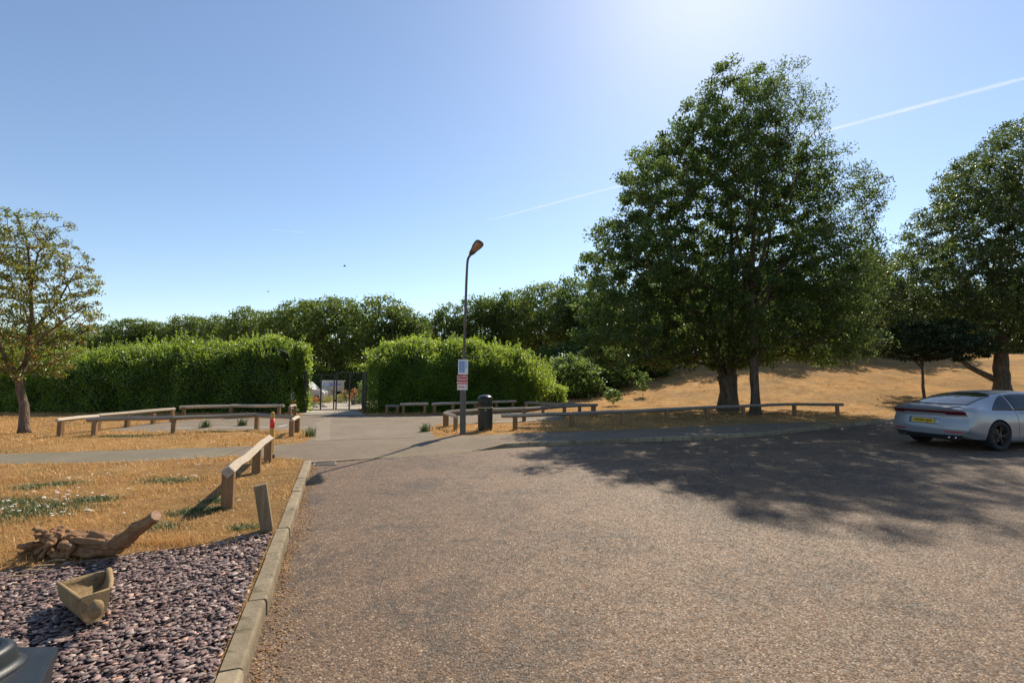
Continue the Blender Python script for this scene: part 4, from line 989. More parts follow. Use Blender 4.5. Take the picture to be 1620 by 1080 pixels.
MB().tube(pts, [.046, .042, .038, .036] + [.036] * 8, 14).build('upper_column', M['column'], lamp, True)
# lantern: pointing at the camera's side and up to the right
tip = W(757, 386.5, YLm - .55) - lp; ax = (tip - hd); LL = .66; ax.normalize(); sd = ax.cross(Vector((0, 0, 1))).normalized(); up = sd.cross(ax).normalized()
sd, up = (sd * math.cos(R(20)) + up * math.sin(R(20))), (up * math.cos(R(20)) - sd * math.sin(R(20)))
def lantern(zlo, zhi, wf, s0, s1, n=12):
    V, F = [], []
    for i in range(n + 1):
        t_ = i / n; s_ = s0 + (s1 - s0) * t_; w = wf(s_)
        for k in range(12):
            a = 2 * math.pi * k / 12; zz_ = math.sin(a); z = (zhi if zz_ > 0 else zlo) * abs(zz_) * min(1, w / .12)
            V.append(hd + ax * (s_ * LL) + sd * w * math.cos(a) + up * z)
    for i in range(n):
        for k in range(12): F.append((i*12+k, i*12+(k+1) % 12, (i+1)*12+(k+1) % 12, (i+1)*12+k))
    F += [tuple(range(12))[::-1], tuple(n*12+k for k in range(12))]; return MB().add(V, F)
wf = lambda s_: np.interp(s_, [-.1, 0, .1, .35, .6, .85, .95, 1.0], [.04, .06, .085, .10, .135, .145, .12, .07])
lantern(-.05, .10, wf, -.1, 1.0, 16).build('lantern_housing', M['column'], lamp, True)
lantern(-.085, .0, lambda s_: wf(s_) * .8, .32, .95, 10).build('lens', M['lens'], lamp, True)
lantern(-.062, .0, lambda s_: wf(s_) * .7, .02, .26, 6).build('gear_cover', M['gold'], lamp, True)
# signs
def text_part(s, size, loc, mat, parent, align='CENTER', sx=1.0, rot=(R(90), 0, 0), thick=.001, name='lettering'):
    cu = bpy.data.curves.new('lettering', 'FONT'); cu.body = s; cu.size = size; cu.extrude = thick; cu.align_x = align; cu.align_y = 'CENTER'; cu.resolution_u = 2; cu.offset = size * .012
    tmp = bpy.data.objects.new('tmp', cu); COL.objects.link(tmp); dg = bpy.context.evaluated_depsgraph_get(); dg.update()
    me = bpy.data.meshes.new_from_object(tmp.evaluated_get(dg)); bpy.data.objects.remove(tmp); bpy.data.curves.remove(cu)
    me.materials.clear(); me.materials.append(mat); o = link(name, me, None, parent); o.location = loc; o.rotation_euler = rot; o.scale = (sx, 1, 1); return o
pm = YLm / FPX
sgn = empty('parking_sign', (lp.x - .01, lp.y - .11, lp.z), 'red and white tenant parking only sign strapped to the lamp column', 'sign', rz=R(-4))
zs1, zs0 = W(733, 593, YLm - .1).z, W(733, 616.5, YLm - .1).z; wS = 16.2 * pm; hS = zs1 - zs0
MB().box((0, 0, (zs0 + zs1) / 2), (wS, .006, hS), None, .001).build('panel', M['white'], sgn)
MB().box((0, -.0045, zs0 + hS * (.38 + .62 / 2)), (wS - .006, .002, hS * .62)).build('red_field', M['red'], sgn)
for k, (s_, zz_, sz, m_) in enumerate((('ALLOTMENT', .90, .058, 'white'), ('TENANT', .70, .085, 'white'), ('PARKING', .49, .078, 'white'), ('ONLY', .19, .10, 'red'))):
    text_part(s_, sz, (0, -.0065, zs0 + hS * zz_), M[m_], sgn)
b = MB()
for z in (.25, .75): b.lathe([(.056, zs0 + hS * z - .01), (.056, zs0 + hS * z + .01)], 16, (0.01, .11 - .0, 0))
b.build('bracket', M['steel'], sgn)
sg2 = empty('information_sign', (lp.x + .008, lp.y - .10, lp.z), 'white information sign with blue print above the tenant parking sign', 'sign', rz=R(-4))
za, zb = W(733, 592.4, YLm - .1).z + .004, W(733, 568.5, YLm - .1).z; w2 = 15.6 * pm
MB().box((0, 0, (za + zb) / 2), (w2, .006, zb - za), None, .001).build('panel', M['white'], sg2)
MB().box((-w2 * .12, -.0042, (za + zb) / 2 + .01), (w2 * .56, .0016, (zb - za) * .80)).build('blue_field', M['blue'], sg2)
MB().box((w2 * .30, -.0042, (za + zb) / 2 + .06), (w2 * .2, .0016, (zb - za) * .5)).build('pale_picture', M['paleblue'], sg2)
b = MB()
for i in range(9): b.box((-w2 * .12 + random.uniform(-.01, .01), -.0058, za + .06 + i * .042), (w2 * random.uniform(.36, .5), .001, .008))
b.build('text_lines', M['white'], sg2)
b = MB(); b.lathe([(.052, zb - .1), (.052, zb - .08)], 16, (0.0, .10, 0)); b.build('bracket', M['steel'], sg2)

# ================================================================== LITTER BIN
bp_ = G(767, 681.5); bn = empty('litter_bin', (bp_.x, bp_.y + .2, 0), 'black round litter bin with domed lid and thin gold band beside the lamp column', 'litter bin'); rB = .232
bo = MB().lathe([(rB * .93, -.02), (rB * .93, .04), (rB, .06), (rB, .70)], 32).build('body', M['binblack'], bn, True); autosmooth(bo)
MB().lathe([(rB + .006, .695), (rB + .008, .70), (rB + .008, .718), (rB + .006, .722)], 32).build('gold_band', M['gold'], bn, True)
# hood with openings
V, F = [], []; n = 32
hb = MB()
for k in range(n):
    a0, a1 = 2*math.pi*k/n, 2*math.pi*(k+1)/n
    am = (a0 + a1) / 2; front_ = min(abs((am - math.radians(q) + math.pi) % (2*math.pi) - math.pi) for q in (270, 90))
    zr = [(.723, .80)] + ([] if front_ < .62 else [(.80, .93)]) + [(.93, .985)]
    for za_, zb_ in zr:
        for r in (rB, ):
            c_ = [(r*math.cos(a0), r*math.sin(a0), za_), (r*math.cos(a1), r*math.sin(a1), za_), (r*math.cos(a1), r*math.sin(a1), zb_), (r*math.cos(a0), r*math.sin(a0), zb_)]; hb.add(c_, [(0, 1, 2, 3)])
o = hb.build('hood', M['binblack'], bn); md = o.modifiers.new('t', 'SOLIDIFY'); md.thickness = .006
MB().lathe([(rB * .9, .72), (rB * .9, .92), (rB*.8, .96)], 24).build('inner_liner', M['black'], bn, True)
dm = MB().lathe([(rB + .004, .975), (rB + .012, .985), (rB + .012, 1.0), (rB * .97, 1.03), (rB * .8, 1.065), (rB * .55, 1.09), (rB * .25, 1.10), (.01, 1.102)], 32).build('domed_lid', M['binblack'], bn, True)
o = MB().lathe([(.022, 0), (.022, .004)], 16).build('emblem', M['gold'], bn); o.location = (0.02, -rB - .001, .64); o.rotation_euler = (R(90), 0, 0)

# ================================================================== GATE
YG = 22.6; xl, xr = W(482, 650, YG).x, W(577, 650, YG).x; zg = W(530, 588.5, YG).z
gt = empty('double_gate', ((xl + xr) / 2, YG, 0), 'tall black metal double gate in the gap between the two hedges', 'gate')
for s_, x in ((-1, xl), (1, xr)): MB().box((x - gt.location.x, 0, zg * .5), (.13, .13, zg + .1), None, .006).build('gate_post', M['black'], gt)
xm = (xl + xr) / 2
for (a, b_, top) in ((xl + .09, xm - .03, zg - .10), (xm + .03, xr - .09, zg)):
    fr_ = MB(); a_, bb_ = a - xm, b_ - xm
    for x in (a_ + .025, (a_ + bb_) / 2, bb_ - .025): fr_.box((x, 0, (top + .12) / 2), (.05, .045, top - .12))
    for z in (.125, top - .02): fr_.box(((a_ + bb_) / 2, 0, z), (bb_ - a_ - .01, .04, .05))
    lf = fr_.build('gate_leaf', M['black'], gt)
    wr = MB()
    for i in range(1, int((bb_ - a_) / .075)): wr.box((a_ + i * .075, .0, (top + .12) / 2), (.004, .004, top - .2))
    for i in range(1, 9): wr.box(((a_ + bb_) / 2, .004, .12 + i * (top - .12) / 9), (bb_ - a_ - .06, .004, .005))
    w_ = wr.build('wire_mesh', M['black'], lf); w_['kind'] = 'stuff'
MB().box((-.0, -.03, .55), (.10, .03, .12)).build('lock_box', M['black'], gt)
MB().box((0.01, .0, .06), (.02, .02, .2)).build('drop_bolt', M['steelstrap'], gt)

# ================================================================== THINGS SEEN THROUGH THE GATE
def V3(px, py, D): return W(px, py, D)
nb0 = on((W(526, 620, 38).x, 38)); nb = empty('notice_board', nb0, 'cream notice board with blue and purple notices seen through the gate', 'notice board')
zt2, zb2 = W(526, 603, 38).z - nb0.z, W(526, 618.5, 38).z - nb0.z; wN = 36 * 38 / FPX
MB().box((0, 0, (zt2 + zb2) / 2), (wN, .05, zt2 - zb2), None, .01).build('board', M['cream'], nb)
MB().box((0, -.01, zt2 + .04), (wN + .12, .14, .06)).build('roof', M['white'], nb)
for x in (-wN / 2 + .12, wN / 2 - .12): MB().box((x, .05, zb2 / 2), (.07, .05, zb2 + .1)).build('leg', M['cream'], nb)
pb_ = mat_simple('notice_blue', (.22, .22, .62), .6); 
for x, w_, h_, m_ in ((-.62, .34, .2, 'paleblue'), (-.62, .2, .07, 'blue'), (-.12, .28, .26, pb_), (.42, .42, .16, pb_), (-.6, .3, .1, 'white')):
    MB().box((x, -.032 - (.004 if h_ < .1 else 0), (zt2 + zb2) / 2 + (.14 if m_ != 'white' else -.2)), (w_, .006, h_)).build('notice', M[m_] if isinstance(m_, str) else m_, nb)
def shrub(name, px, pbot, ptop, hw, D, mat, label, pot=False, leaf=.09):
    g0 = on((W(px, pbot, D).x, D)); s_ = D / FPX; top = W(px, ptop, D).z - g0.z; r = empty(name, g0, label, 'plant'); z0_ = 0
    if pot: MB().lathe([(.16, 0), (.22, .3), (.24, .3), (.24, .34), (.2, .34)], 14).build('pot', mat_simple('grey_pot', (.2, .18, .16), .8), r, True); z0_ = .3
    else:
        m = MB()
        for k in range(5): a = k * 1.3; m.tube([(0, 0, -.05), (math.cos(a) * hw * s_ * .4, math.sin(a) * .2, top * .6)], [.012, .006], 4)
        m.build('stems', M['bark'], r)
    C = blob([(0, 0, z0_ + (top - z0_) * .5, hw * s_, .35, (top - z0_) * .5)], 60, .16, 26, .16); C = C[C[:, 2] > .02]
    link('foliage', leafmesh('foliage', C, leaf, .5), M[mat], r)['kind'] = 'stuff'
for a in (('orange_shrub', 497, 637, 627, 8, 33, 'orange_pl', 'round orange shrub behind the left bars of the gate'), ('lime_shrub', 518, 636, 627, 9, 35, 'lime_pl', 'yellow green shrub below the notice board, left'),
          ('lime_shrub', 538, 636, 624, 8, 35, 'lime_pl', 'yellow green shrub below the right end of the notice board'), ('orange_shrub', 544, 633, 617, 5, 36, 'orange_pl', 'tall thin orange shrub right of the notice board'),
          ('orange_shrub', 560, 634, 614, 8, 34, 'orange_pl', 'large orange flowering shrub behind the right gate leaf'), ('green_shrub', 548, 636, 618, 5, 34.5, 'weed', 'upright green plant between the two orange shrubs'),
          ('potted_plant', 569, 638, 626, 6, 32, 'weed', 'green plant in a grey pot at the right end of the gate view', True), ('potted_plant', 560, 639, 632, 4, 31, 'weed', 'low green plant in a grey pot under the large orange shrub', True),
          ('climbing_plant', 572, 641, 600, 6, 30, 'bushgreen', 'tall light green climber by the right gate post'), ('green_shrub', 490, 645, 636, 8, 28, 'bushgreen', 'low leafy plant close behind the left gate leaf'),
          ('green_shrub', 503, 644, 637, 5, 28.5, 'weed', 'small dark plant beside the white stones behind the gate')): shrub(*a[:8], *(a[8:] or ()))
# garden bench of pale sticks, white stones, small shed
gb0 = on((W(518, 634, 36.5).x, 36.5)); gb = empty('garden_bench', gb0, 'pale weathered wooden bench in front of the notice board', 'bench')
sw = 1.1; wdp = mat_simple('pale_wood', (.45, .38, .28), .8)
MB().box((0, 0, .42), (sw, .3, .05)).build('seat', wdp, gb); 
for i in range(3): MB().box((0, .16, .55 + i * .12), (sw, .03, .06)).build('back_slat', wdp, gb)
for x in (-.48, .48):
    for y in (-.12, .16): MB().box((x, y, .21 if y < 0 else .42), (.06, .06, .42 if y < 0 else .84)).build('leg', wdp, gb)
st = mat_simple('pale_stone', (.55, .5, .45), .9)
for i, (px, py) in enumerate(((495, 648), (504, 645), (511, 642.5))):
    p = on((W(px, py, 27).x, 26 + i * .6)); m = MB(); bm = bmesh.new(); bmesh.ops.create_icosphere(bm, subdivisions=2, radius=.16)
    for v in bm.verts: v.co *= 1 + .5 * mnoise.noise(v.co * 9 + Vector((i, 0, 0))); v.co.z *= .6
    me = bpy.data.meshes.new('stone'); bm.to_mesh(me); bm.free(); o = link('garden_stone', me, st); o.location = p + Vector((0, 0, .05))
    tag(o, ('leftmost pale stone', 'middle pale stone', 'rightmost pale stone')[i] + ' of three lying behind the left gate leaf', 'stone', 'pale stones behind the gate')
sc0 = on((W(489, 630, 37).x - .3, 37)); gc_ = empty('parked_van', sc0, 'pale vehicle with dark windows and white bonnet seen through the left gate leaf', 'car', rz=.0)
prof = [(-1.9, .3), (-1.9, 1.25), (-1.75, 1.55), (.25, 1.58), (.75, 1.05), (1.55, .95), (1.75, .75), (1.75, .3)]
V = [(x, y * (.82 if z < 1.1 else .68), z) for y in (-1, 1) for x, z in prof]; k = 8
MB().add(V, [tuple(range(k)), tuple(range(k, 2*k))[::-1]] + [(q, k+q, k+(q+1) % k, (q+1) % k) for q in range(k)]).build('body', M['carwhite'], gc_)
MB().add([(-1.6, -.80, 1.05), (.1, -.80, 1.05), (.05, -.70, 1.48), (-1.55, -.70, 1.48)], [(0, 1, 2, 3)]).build('side_window', M['glassdark'], gc_)
MB().add([(.17, -.80, 1.05), (.6, -.80, 1.05), (.2, -.70, 1.45), (.12, -.70, 1.45)], [(0, 1, 2, 3)]).build('front_window', M['glassdark'], gc_)
for x in (-1.2, 1.15): o = MB().lathe([(.31, 0), (.31, .2)], 20).build('wheel', M['tyre'], gc_); o.location = (x, -.66, .31); o.rotation_euler = (R(90), 0, 0)
for o in gc_.children: o.location.z -= .12

# ================================================================== BOAT PLANTER
bd = G(146, 975); D_ = 3.35
boat = empty('boat_planter', (bd.x, 3.38, 0), 'small weathered stone boat planter with a broken side, tipped over on the slate', 'planter')
ob = Vector(boat.location)
def bpx(px, py, Y): return W(px, py, Y) - ob
NS = 14
tl, trn, lb, bow = bpx(127, 948, 3.36), bpx(173, 931, 3.52), bpx(91, 922, 3.72), bpx(172, 901, 3.98)
kl = [bpx(140, 977, 3.36), bpx(152, 970, 3.42)]
def bez(a, b_, c_, t_): return a * (1-t_)**2 + b_ * 2*t_*(1-t_) + c_ * t_*t_
Lrim = [bez(tl, tl.lerp(lb, 1.02) + Vector((-.012, .02, -.005)), lb, t_) for t_ in np.linspace(0, 1, 7)] + [bez(lb, lb + Vector((.06, .16, .005)), bow, t_) for t_ in np.linspace(0, 1, 10)[1:]]
Rrim = [bez(trn, trn.lerp(bow, .4) + Vector((.055, -.03, .0)), bow, t_) for t_ in np.linspace(0, 1, len(Lrim))]
k0 = bpx(150, 974, 3.43); k0.z = .02; k1 = Vector((bow.x - .05, bow.y - .08, .03))
kc = bpx(96, 972, 3.5); kc.z = .012
Keel = [bez(k0, kc, k1, t_) for t_ in np.linspace(0, 1, len(Lrim))]
stone = NT('weathered_stone'); co = stone.co(); n_ = stone.noise(co, 9, 6, .7); n2_ = stone.noise(co, 60, 5, .7)
c = stone.mix(stone.ramp(n_, [(.3, 0), (.7, 1)]), (.24, .155, .075), (.42, .30, .16)); c = stone.mix(stone.ramp(stone.noise(co, 18, 5, .7), [(.55, 0), (.66, .7)]), c, (.09, .085, .04))
M['terracotta'] = stone.bsdf(c, .92, spec=.15, bump=stone.bump(n2_, .8, .008))
V, F = [], []; n = len(Lrim); cs = 9
def ub(a, k_, u):
    p1 = a.lerp(k_, -.02); p1.z = a.z + (k_.z - a.z) * .75; p2 = k_.lerp(a, .7); p2.z = k_.z + .002
    return a*(1-u)**3 + p1*3*u*(1-u)**2 + p2*3*u*u*(1-u) + k_*u**3
for i in range(n):
    for j in range(cs):                     # left rim -> keel
        u = j / (cs - 1); p = ub(Lrim[i], Keel[i], u); V.append(p)
    for j in range(1, cs):
        u = j / (cs - 1); p = ub(Rrim[i], Keel[i], 1 - u); V.append(p)
rw_ = 2 * cs - 1
for i in range(n - 1):
    for j in range(rw_ - 1): F.append((i*rw_+j, (i+1)*rw_+j, (i+1)*rw_+j+1, i*rw_+j+1))
for v in V: v += Vector((0, 0, .004 * mnoise.noise(v * 30)))
o = MB().add(V, F).build('hull', M['terracotta'], boat, True)
md = o.modifiers.new('t', 'SOLIDIFY'); md.thickness = .017; md.offset = -1
# transom
ti = [V[j] for j in range(rw_)]; c0 = sum(ti, Vector()) / rw_
tm = MB().add([c0] + ti, [(0, j, j + 1) for j in range(1, rw_)] + [(0, rw_, 1)]); o = tm.build('transom', M['terracotta'], boat)
md = o.modifiers.new('t', 'SOLIDIFY'); md.thickness = .02; md.offset = 0
# thwart edge rolled rim, motor lump, soil
MB().tube([Lrim[0], Lrim[0].lerp(Rrim[0], .5) + Vector((0, 0, .004)), Rrim[0]], .009, 8).build('transom_rim', M['terracotta'], boat, True)
MB().tube(Lrim[:7], [.012] * 7, 8).build('left_rim', M['terracotta'], boat, True)
MB().tube(Rrim, [.012 + .010 * (i / n) for i in range(n)], 8).build('prow_rim', M['terracotta'], boat, True)
bm = bmesh.new(); bmesh.ops.create_icosphere(bm, subdivisions=3, radius=1); 
for v in bm.verts: v.co = Vector((v.co.x * .045, v.co.y * .04, v.co.z * .062)) * (1 + .10 * mnoise.noise(v.co * 2))
me = bpy.data.meshes.new('motor_lump'); bm.to_mesh(me); bm.free(); me.polygons.foreach_set('use_smooth', [True] * len(me.polygons)); o = link('motor_lump', me, M['terracotta'], boat); o.location = bpx(151.5, 963, 3.33) ; o.location.z = max(.045, o.location.z)
ins = [Lrim[i].lerp(Keel[i], .55) for i in range(1, 14)] + [Rrim[i].lerp(Keel[i], .55) for i in range(13, 0, -1)]
cI = sum(ins, Vector()) / len(ins); so = MB().add([cI + Vector((0, 0, .012))] + ins, [(0, j, j + 1) for j in range(1, len(ins))] + [(0, len(ins), 1)]).build('soil', mat_simple('dry_compost', (.26, .18, .09), .95, 0, .4, 30, .1, .01), boat, True)

# ================================================================== DRIFTWOOD LOG
lg = empty('driftwood_log', (G(150, 880).x, G(150, 880).y, 0), 'gnarled driftwood log with tangled roots lying on the edge of the slate', 'log')
ol = Vector(lg.location)
def lpx(px, py, Y): return W(px, py, Y) - ol
YD = 4.75
def gnarl(m, pts, rad, n, amp, groove, seed):
    P_, R_ = [], []; k = len(pts) - 1; N_ = k * 7
    for i in range(N_ + 1):
        u = i / 7; a = min(int(u), k - 1); f = u - a; q = [pts[max(0, min(k, a + s_))] for s_ in (-1, 0, 1, 2)]
        P_.append(.5 * ((2*q[1]) + (q[2]-q[0]) * f + (2*q[0]-5*q[1]+4*q[2]-q[3]) * f*f + (3*q[1]-q[0]-3*q[2]+q[3]) * f**3)); R_.append(rad[a] + (rad[a+1] - rad[a]) * f)
    n0 = len(m.V); m.tube(P_, R_, n, True)
    for i in range(N_ + 1):
        for k_ in range(n):
            v = m.V[n0 + i*n + k_]; d = v - P_[i]; a = 2*math.pi*k_/n
            w = groove * mnoise.noise(Vector((math.cos(a) * 3.2, math.sin(a) * 3.2, i * .12 + seed))) + amp * mnoise.noise(v * 9 + Vector((seed, 0, 0))) + .35 * amp * mnoise.noise(v * 32)
            m.V[n0 + i*n + k_] = P_[i] + d * (1 + w)
m = MB()
gnarl(m, [lpx(98, 862, YD + .05), lpx(120, 858, YD), lpx(145, 859, YD - .03), lpx(168, 859, YD - .04), lpx(186, 860, YD - .05), lpx(197, 858, YD - .05)], [.075, .088, .095, .092, .085, .05], 30, .45, .55, 1)
gnarl(m, [lpx(100, 851, YD + .12), lpx(125, 848, YD + .1), lpx(150, 850, YD + .08), lpx(180, 852, YD + .02)], [.05, .055, .05, .035], 20, .6, .6, 4)
gnarl(m, [lpx(112, 872, YD - .08), lpx(150, 873, YD - .1), lpx(184, 868, YD - .08)], [.035, .05, .03], 18, .5, .6, 7)
gnarl(m, [lpx(108, 856, YD - .05), lpx(140, 855, YD - .12), lpx(172, 860, YD - .12)], [.03, .032, .02], 14, .5, .4, 9)
o = m.build('body', M['drift'], lg, True)
m = MB(); gnarl(m, [lpx(172, 867, YD - .05), lpx(190, 857, YD - .08), lpx(205, 846, YD - .1), lpx(222, 833, YD - .13), lpx(236, 823, YD - .16), lpx(246, 815.5, YD - .18)], [.045, .075, .070, .060, .054, .052], 26, .3, .35, 12)
o = m.build('bough', M['drift'], lg, True); autosmooth(o, 50)
MB().tube([lpx(246.0, 815.5, YD - .18), lpx(247.0, 814.8, YD - .182)], [.048, .044], 14).build('cut_end', mat_simple('cut_wood', (.42, .25, .15), .8, 0, .3, 40), lg)
rr_ = random.Random(5); m = MB()
for k in range(46):
    p = lpx(88 + rr_.uniform(-22, 20), 860 + rr_.uniform(-18, 16), YD + rr_.uniform(-.15, .2)); p.z = max(p.z, .03); pts = [p.copy()]; d_ = Vector((rr_.uniform(-1, .6), rr_.uniform(-.7, .7), rr_.uniform(-.6, .4))).normalized()
    L = rr_.uniform(.05, .10); r0 = rr_.uniform(.025, .05)
    for j in range(4):
        d_ = (d_ + Vector((rr_.gauss(0, .6), rr_.gauss(0, .5), rr_.gauss(0, .4)))).normalized(); p = p + d_ * L * .6; p.z = min(max(.015, p.z), .27); pts.append(p.copy())
    gnarl(m, pts, [r0, r0 * .95, r0 * .8, r0 * .6, r0 * .35], 10, .5, .5, k)
m.build('roots', M['drift'], lg, True)
m = MB()
for k in range(4): p = lpx(104 - k * 17, 876 + k * 7, YD - .22 - k * .11); q = p + Vector((-.16 - .03 * k, -.05 - .05 * (k % 2), 0)); p.z = .03; q.z = .012; m.tube([p, p.lerp(q, .5) + Vector((0, 0, .02)), q], [.006, .004, .003], 5)
m.build('twigs', mat_simple('pale_twig', (.5, .35, .2), .9), lg)

# ================================================================== DARK PLASTIC BOX, BOTTOM LEFT
t0 = W(96, 1022, 2.62); bxm = empty('plastic_box', (t0.x - .35, t0.y - .1, 0), 'dark grey moulded plastic box with raised rounded housing at the bottom left corner', 'storage box')
obx = Vector(bxm.location); ztop = .34
def bq(px, py, z): return G(px, py, z) - obx
ztop = .36
cA, cB = bq(93, 1021, ztop), bq(60, 1090, ztop)
c1_, c2_, c3_ = bq(24, 1022, ztop), cA, cB
dx = (c2_ - c1_).normalized(); dy = (c3_ - c2_).normalized()
tq = [c1_ - dx * .6, c2_, c2_ + dy * .45, c1_ - dx * .6 + dy * .45]
def slab(q, z0_, z1_, bev): 
    V = [Vector((p.x, p.y, z0_)) for p in q] + [Vector((p.x, p.y, z1_)) for p in q]
    bm = bmesh.new(); vs = [bm.verts.new(v) for v in V]
    for f in [(3, 2, 1, 0), (4, 5, 6, 7), (0, 1, 5, 4), (1, 2, 6, 5), (2, 3, 7, 6), (3, 0, 4, 7)]: bm.faces.new([vs[i] for i in f])
    bmesh.ops.recalc_face_normals(bm, faces=bm.faces); bmesh.ops.bevel(bm, geom=bm.edges[:], offset=bev, segments=3, affect='EDGES'); me = bpy.data.meshes.new('slab'); bm.to_mesh(me); bm.free(); return me
ctr = sum(tq, Vector()) / 4
o = link('base_block', slab([p.lerp(ctr, .04) for p in tq], -.02, ztop - .05, .02), M['greyplastic'], bxm)
o = link('lid', slab(tq, ztop - .05, ztop, .006), M['greyplastic'], bxm); autosmooth(o, 40)
# rounded housing with shade painted in its opening
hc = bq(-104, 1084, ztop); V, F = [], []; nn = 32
prof = [(1.0, 0), (1.0, .012), (.93, .02), (.89, .04), (.86, .085), (.80, .105), (.70, .105), (.66, .09), (.64, -.03)]
for s_, z in prof:
    for k in range(nn):
        a = 2*math.pi*k/nn; ca, sa = math.cos(a), math.sin(a); rx_, ry_ = .25 * s_, .24 * s_; e = .55
        V.append((hc.x + rx_ * math.copysign(abs(ca) ** e, ca), hc.y + ry_ * math.copysign(abs(sa) ** e, sa), ztop + z))
for i in range(len(prof) - 1):
    for k in range(nn): F.append((i*nn+k, i*nn+(k+1) % nn, (i+1)*nn+(k+1) % nn, (i+1)*nn+k))
MB().add(V, F).build('housing', M['greyplastic'], bxm, True)
MB().box((hc.x, hc.y, ztop - .045 + .06), (.27, .22, .02)).build('mouth_shade', M['black'], bxm)  # black slab stands in for the shade inside the opening
# ================================================================== CAR
car = empty('parked_car', (0, 0, RZ), 'pale silver-blue fastback car with yellow number plate parked at the right edge', 'car')
TH = R(77); hv = Vector((math.sin(TH), math.cos(TH), 0)); rv = Vector((math.cos(TH), -math.sin(TH), 0))
wc = G(1584, 713, RZ)                                   # contact of the right rear wheel, outer face
RW, WBASE, XR = .355, 2.95, 1.08
org = Vector((wc.x, wc.y, 0)) - hv * XR - rv * .955
car.location = (org.x, org.y, RZ); car.rotation_euler = (0, 0, math.atan2(hv.y, hv.x))
# local frame: +x forward, +y left, z up ; x=0 at the tail
LEN = 5.05
ST = [ # x, zbot, wsill, wmax, zmax, wbelt, zbelt, wroof, zroofedge, ztop
 (0.00, .36, .80, .90, .62, .80, .97, .62, 1.00, 1.01),
 (0.10, .30, .86, .945, .62, .86, .985, .66, 1.02, 1.03),
 (0.28, .26, .90, .965, .62, .90, .985, .68, 1.035, 1.045),
 (0.55, .24, .92, .970, .64, .90, .975, .66, 1.09, 1.115),
 (0.85, .22, .93, .972, .65, .89, .965, .63, 1.17, 1.205),
 (1.20, .20, .93, .970, .65, .88, .955, .61, 1.255, 1.295),
 (1.60, .19, .93, .962, .64, .88, .945, .60, 1.325, 1.365),
 (2.00, .18, .92, .955, .62, .88, .935, .60, 1.365, 1.405),
 (2.45, .18, .92, .952, .62, .88, .925, .60, 1.375, 1.418),
 (2.90, .18, .92, .952, .62, .88, .915, .60, 1.355, 1.40),
 (3.30, .18, .92, .955, .62, .88, .905, .62, 1.26, 1.31),
 (3.65, .19, .92, .960, .63, .88, .895, .64, 1.10, 1.14),
 (3.95, .20, .92, .965, .64, .88, .88, .66, .965, .985),
 (4.25, .20, .91, .960, .62, .86, .84, .64, .89, .90),
 (4.60, .20, .88, .935, .58, .82, .77, .60, .80, .81),
 (4.88, .22, .80, .87, .50, .74, .66, .52, .70, .71),
 (5.03, .26, .66, .76, .46, .62, .58, .42, .61, .62)]
STA = np.array(ST)
def sect(x):
    v = [np.interp(x, STA[:, 0], STA[:, k]) for k in range(1, 10)]; zb_, ws, wm, zm, wb, zbt, wr_, zr_, zt3 = v
    return [(0, zb_), (ws * .6, zb_), (ws * .93, zb_ + .01), (ws, zb_ + .07), (wm * .985, zb_ + (zm - zb_) * .45), (wm, zm), ((wm + wb) / 2 + .012, (zm + zbt) / 2 + .05), (wb, zbt), (wb + (wr_ - wb) * .33, zbt + (zr_ - zbt) * .42), (wb + (wr_ - wb) * .8, zbt + (zr_ - zbt) * .86), (wr_ - .03, zr_ + (zt3 - zr_) * .25), (wr_ * .5, zr_ + (zt3 - zr_) * .85), (0, zt3)]
NP = 13
def warp(x, y, z):
    """rounds the tail in plan and gives it a profile"""
    c_ = .24 * (abs(y) / .97) ** 3.0; v = np.interp(z, [.2, .36, .5, .7, .80, .90, 1.0, 1.05], [.10, .02, .0, .035, .075, .045, .0, .03])
    f = max(0, 1 - x / 1.1) ** 1.5; g_ = max(0, 1 - x / .3)
    ff = max(0, (x - 4.2) / .85); 
    return x + c_ * f + v * g_ - .32 * (abs(y) / .9) ** 3 * ff ** 2
def cr_(p0, p1, p2, p3, t_): return .5 * ((2 * p1) + (-p0 + p2) * t_ + (2*p0 - 5*p1 + 4*p2 - p3) * t_**2 + (-p0 + 3*p1 - 3*p2 + p3) * t_**3)
def surf(x, t_, sgn=1, off=0):
    """point on the body skin; t_ in 0..12 along the section"""
    S = sect(x); i = min(int(t_), NP - 2); u = t_ - i; P4 = [np.array(S[max(0, min(NP - 1, i + k))]) for k in (-1, 0, 1, 2)]
    y, z = cr_(*P4, u); return Vector((warp(x, y, z), sgn * y, z))
def surfn(x, t_, sgn, off):
    p = surf(x, t_, sgn); a = surf(x + .02, t_, sgn) - surf(x - .02, t_, sgn); b_ = surf(x, min(12, t_ + .05), sgn) - surf(x, max(0, t_ - .05), sgn); n = a.cross(b_).normalized()
    if n.y * sgn < 0 or (abs(n.y) < .2 and n.z < 0): n = -n
    return p + n * off
xs_ = sorted(set(list(np.linspace(0, .3, 5)) + list(np.linspace(.3, 4.6, 36)) + list(np.linspace(4.6, 5.03, 6)))); ts_ = list(np.linspace(0, 12, 37))
V, F = [], []; nt_ = len(ts_); ring = 2 * nt_ - 2
for x in xs_:
    for t_ in ts_: V.append(surf(x, t_, 1))
    for t_ in ts_[1:-1][::-1]: V.append(surf(x, t_, -1))
for i in range(len(xs_) - 1):
    for k in range(ring): F.append((i*ring+k, i*ring+(k+1) % ring, (i+1)*ring+(k+1) % ring, (i+1)*ring+k))
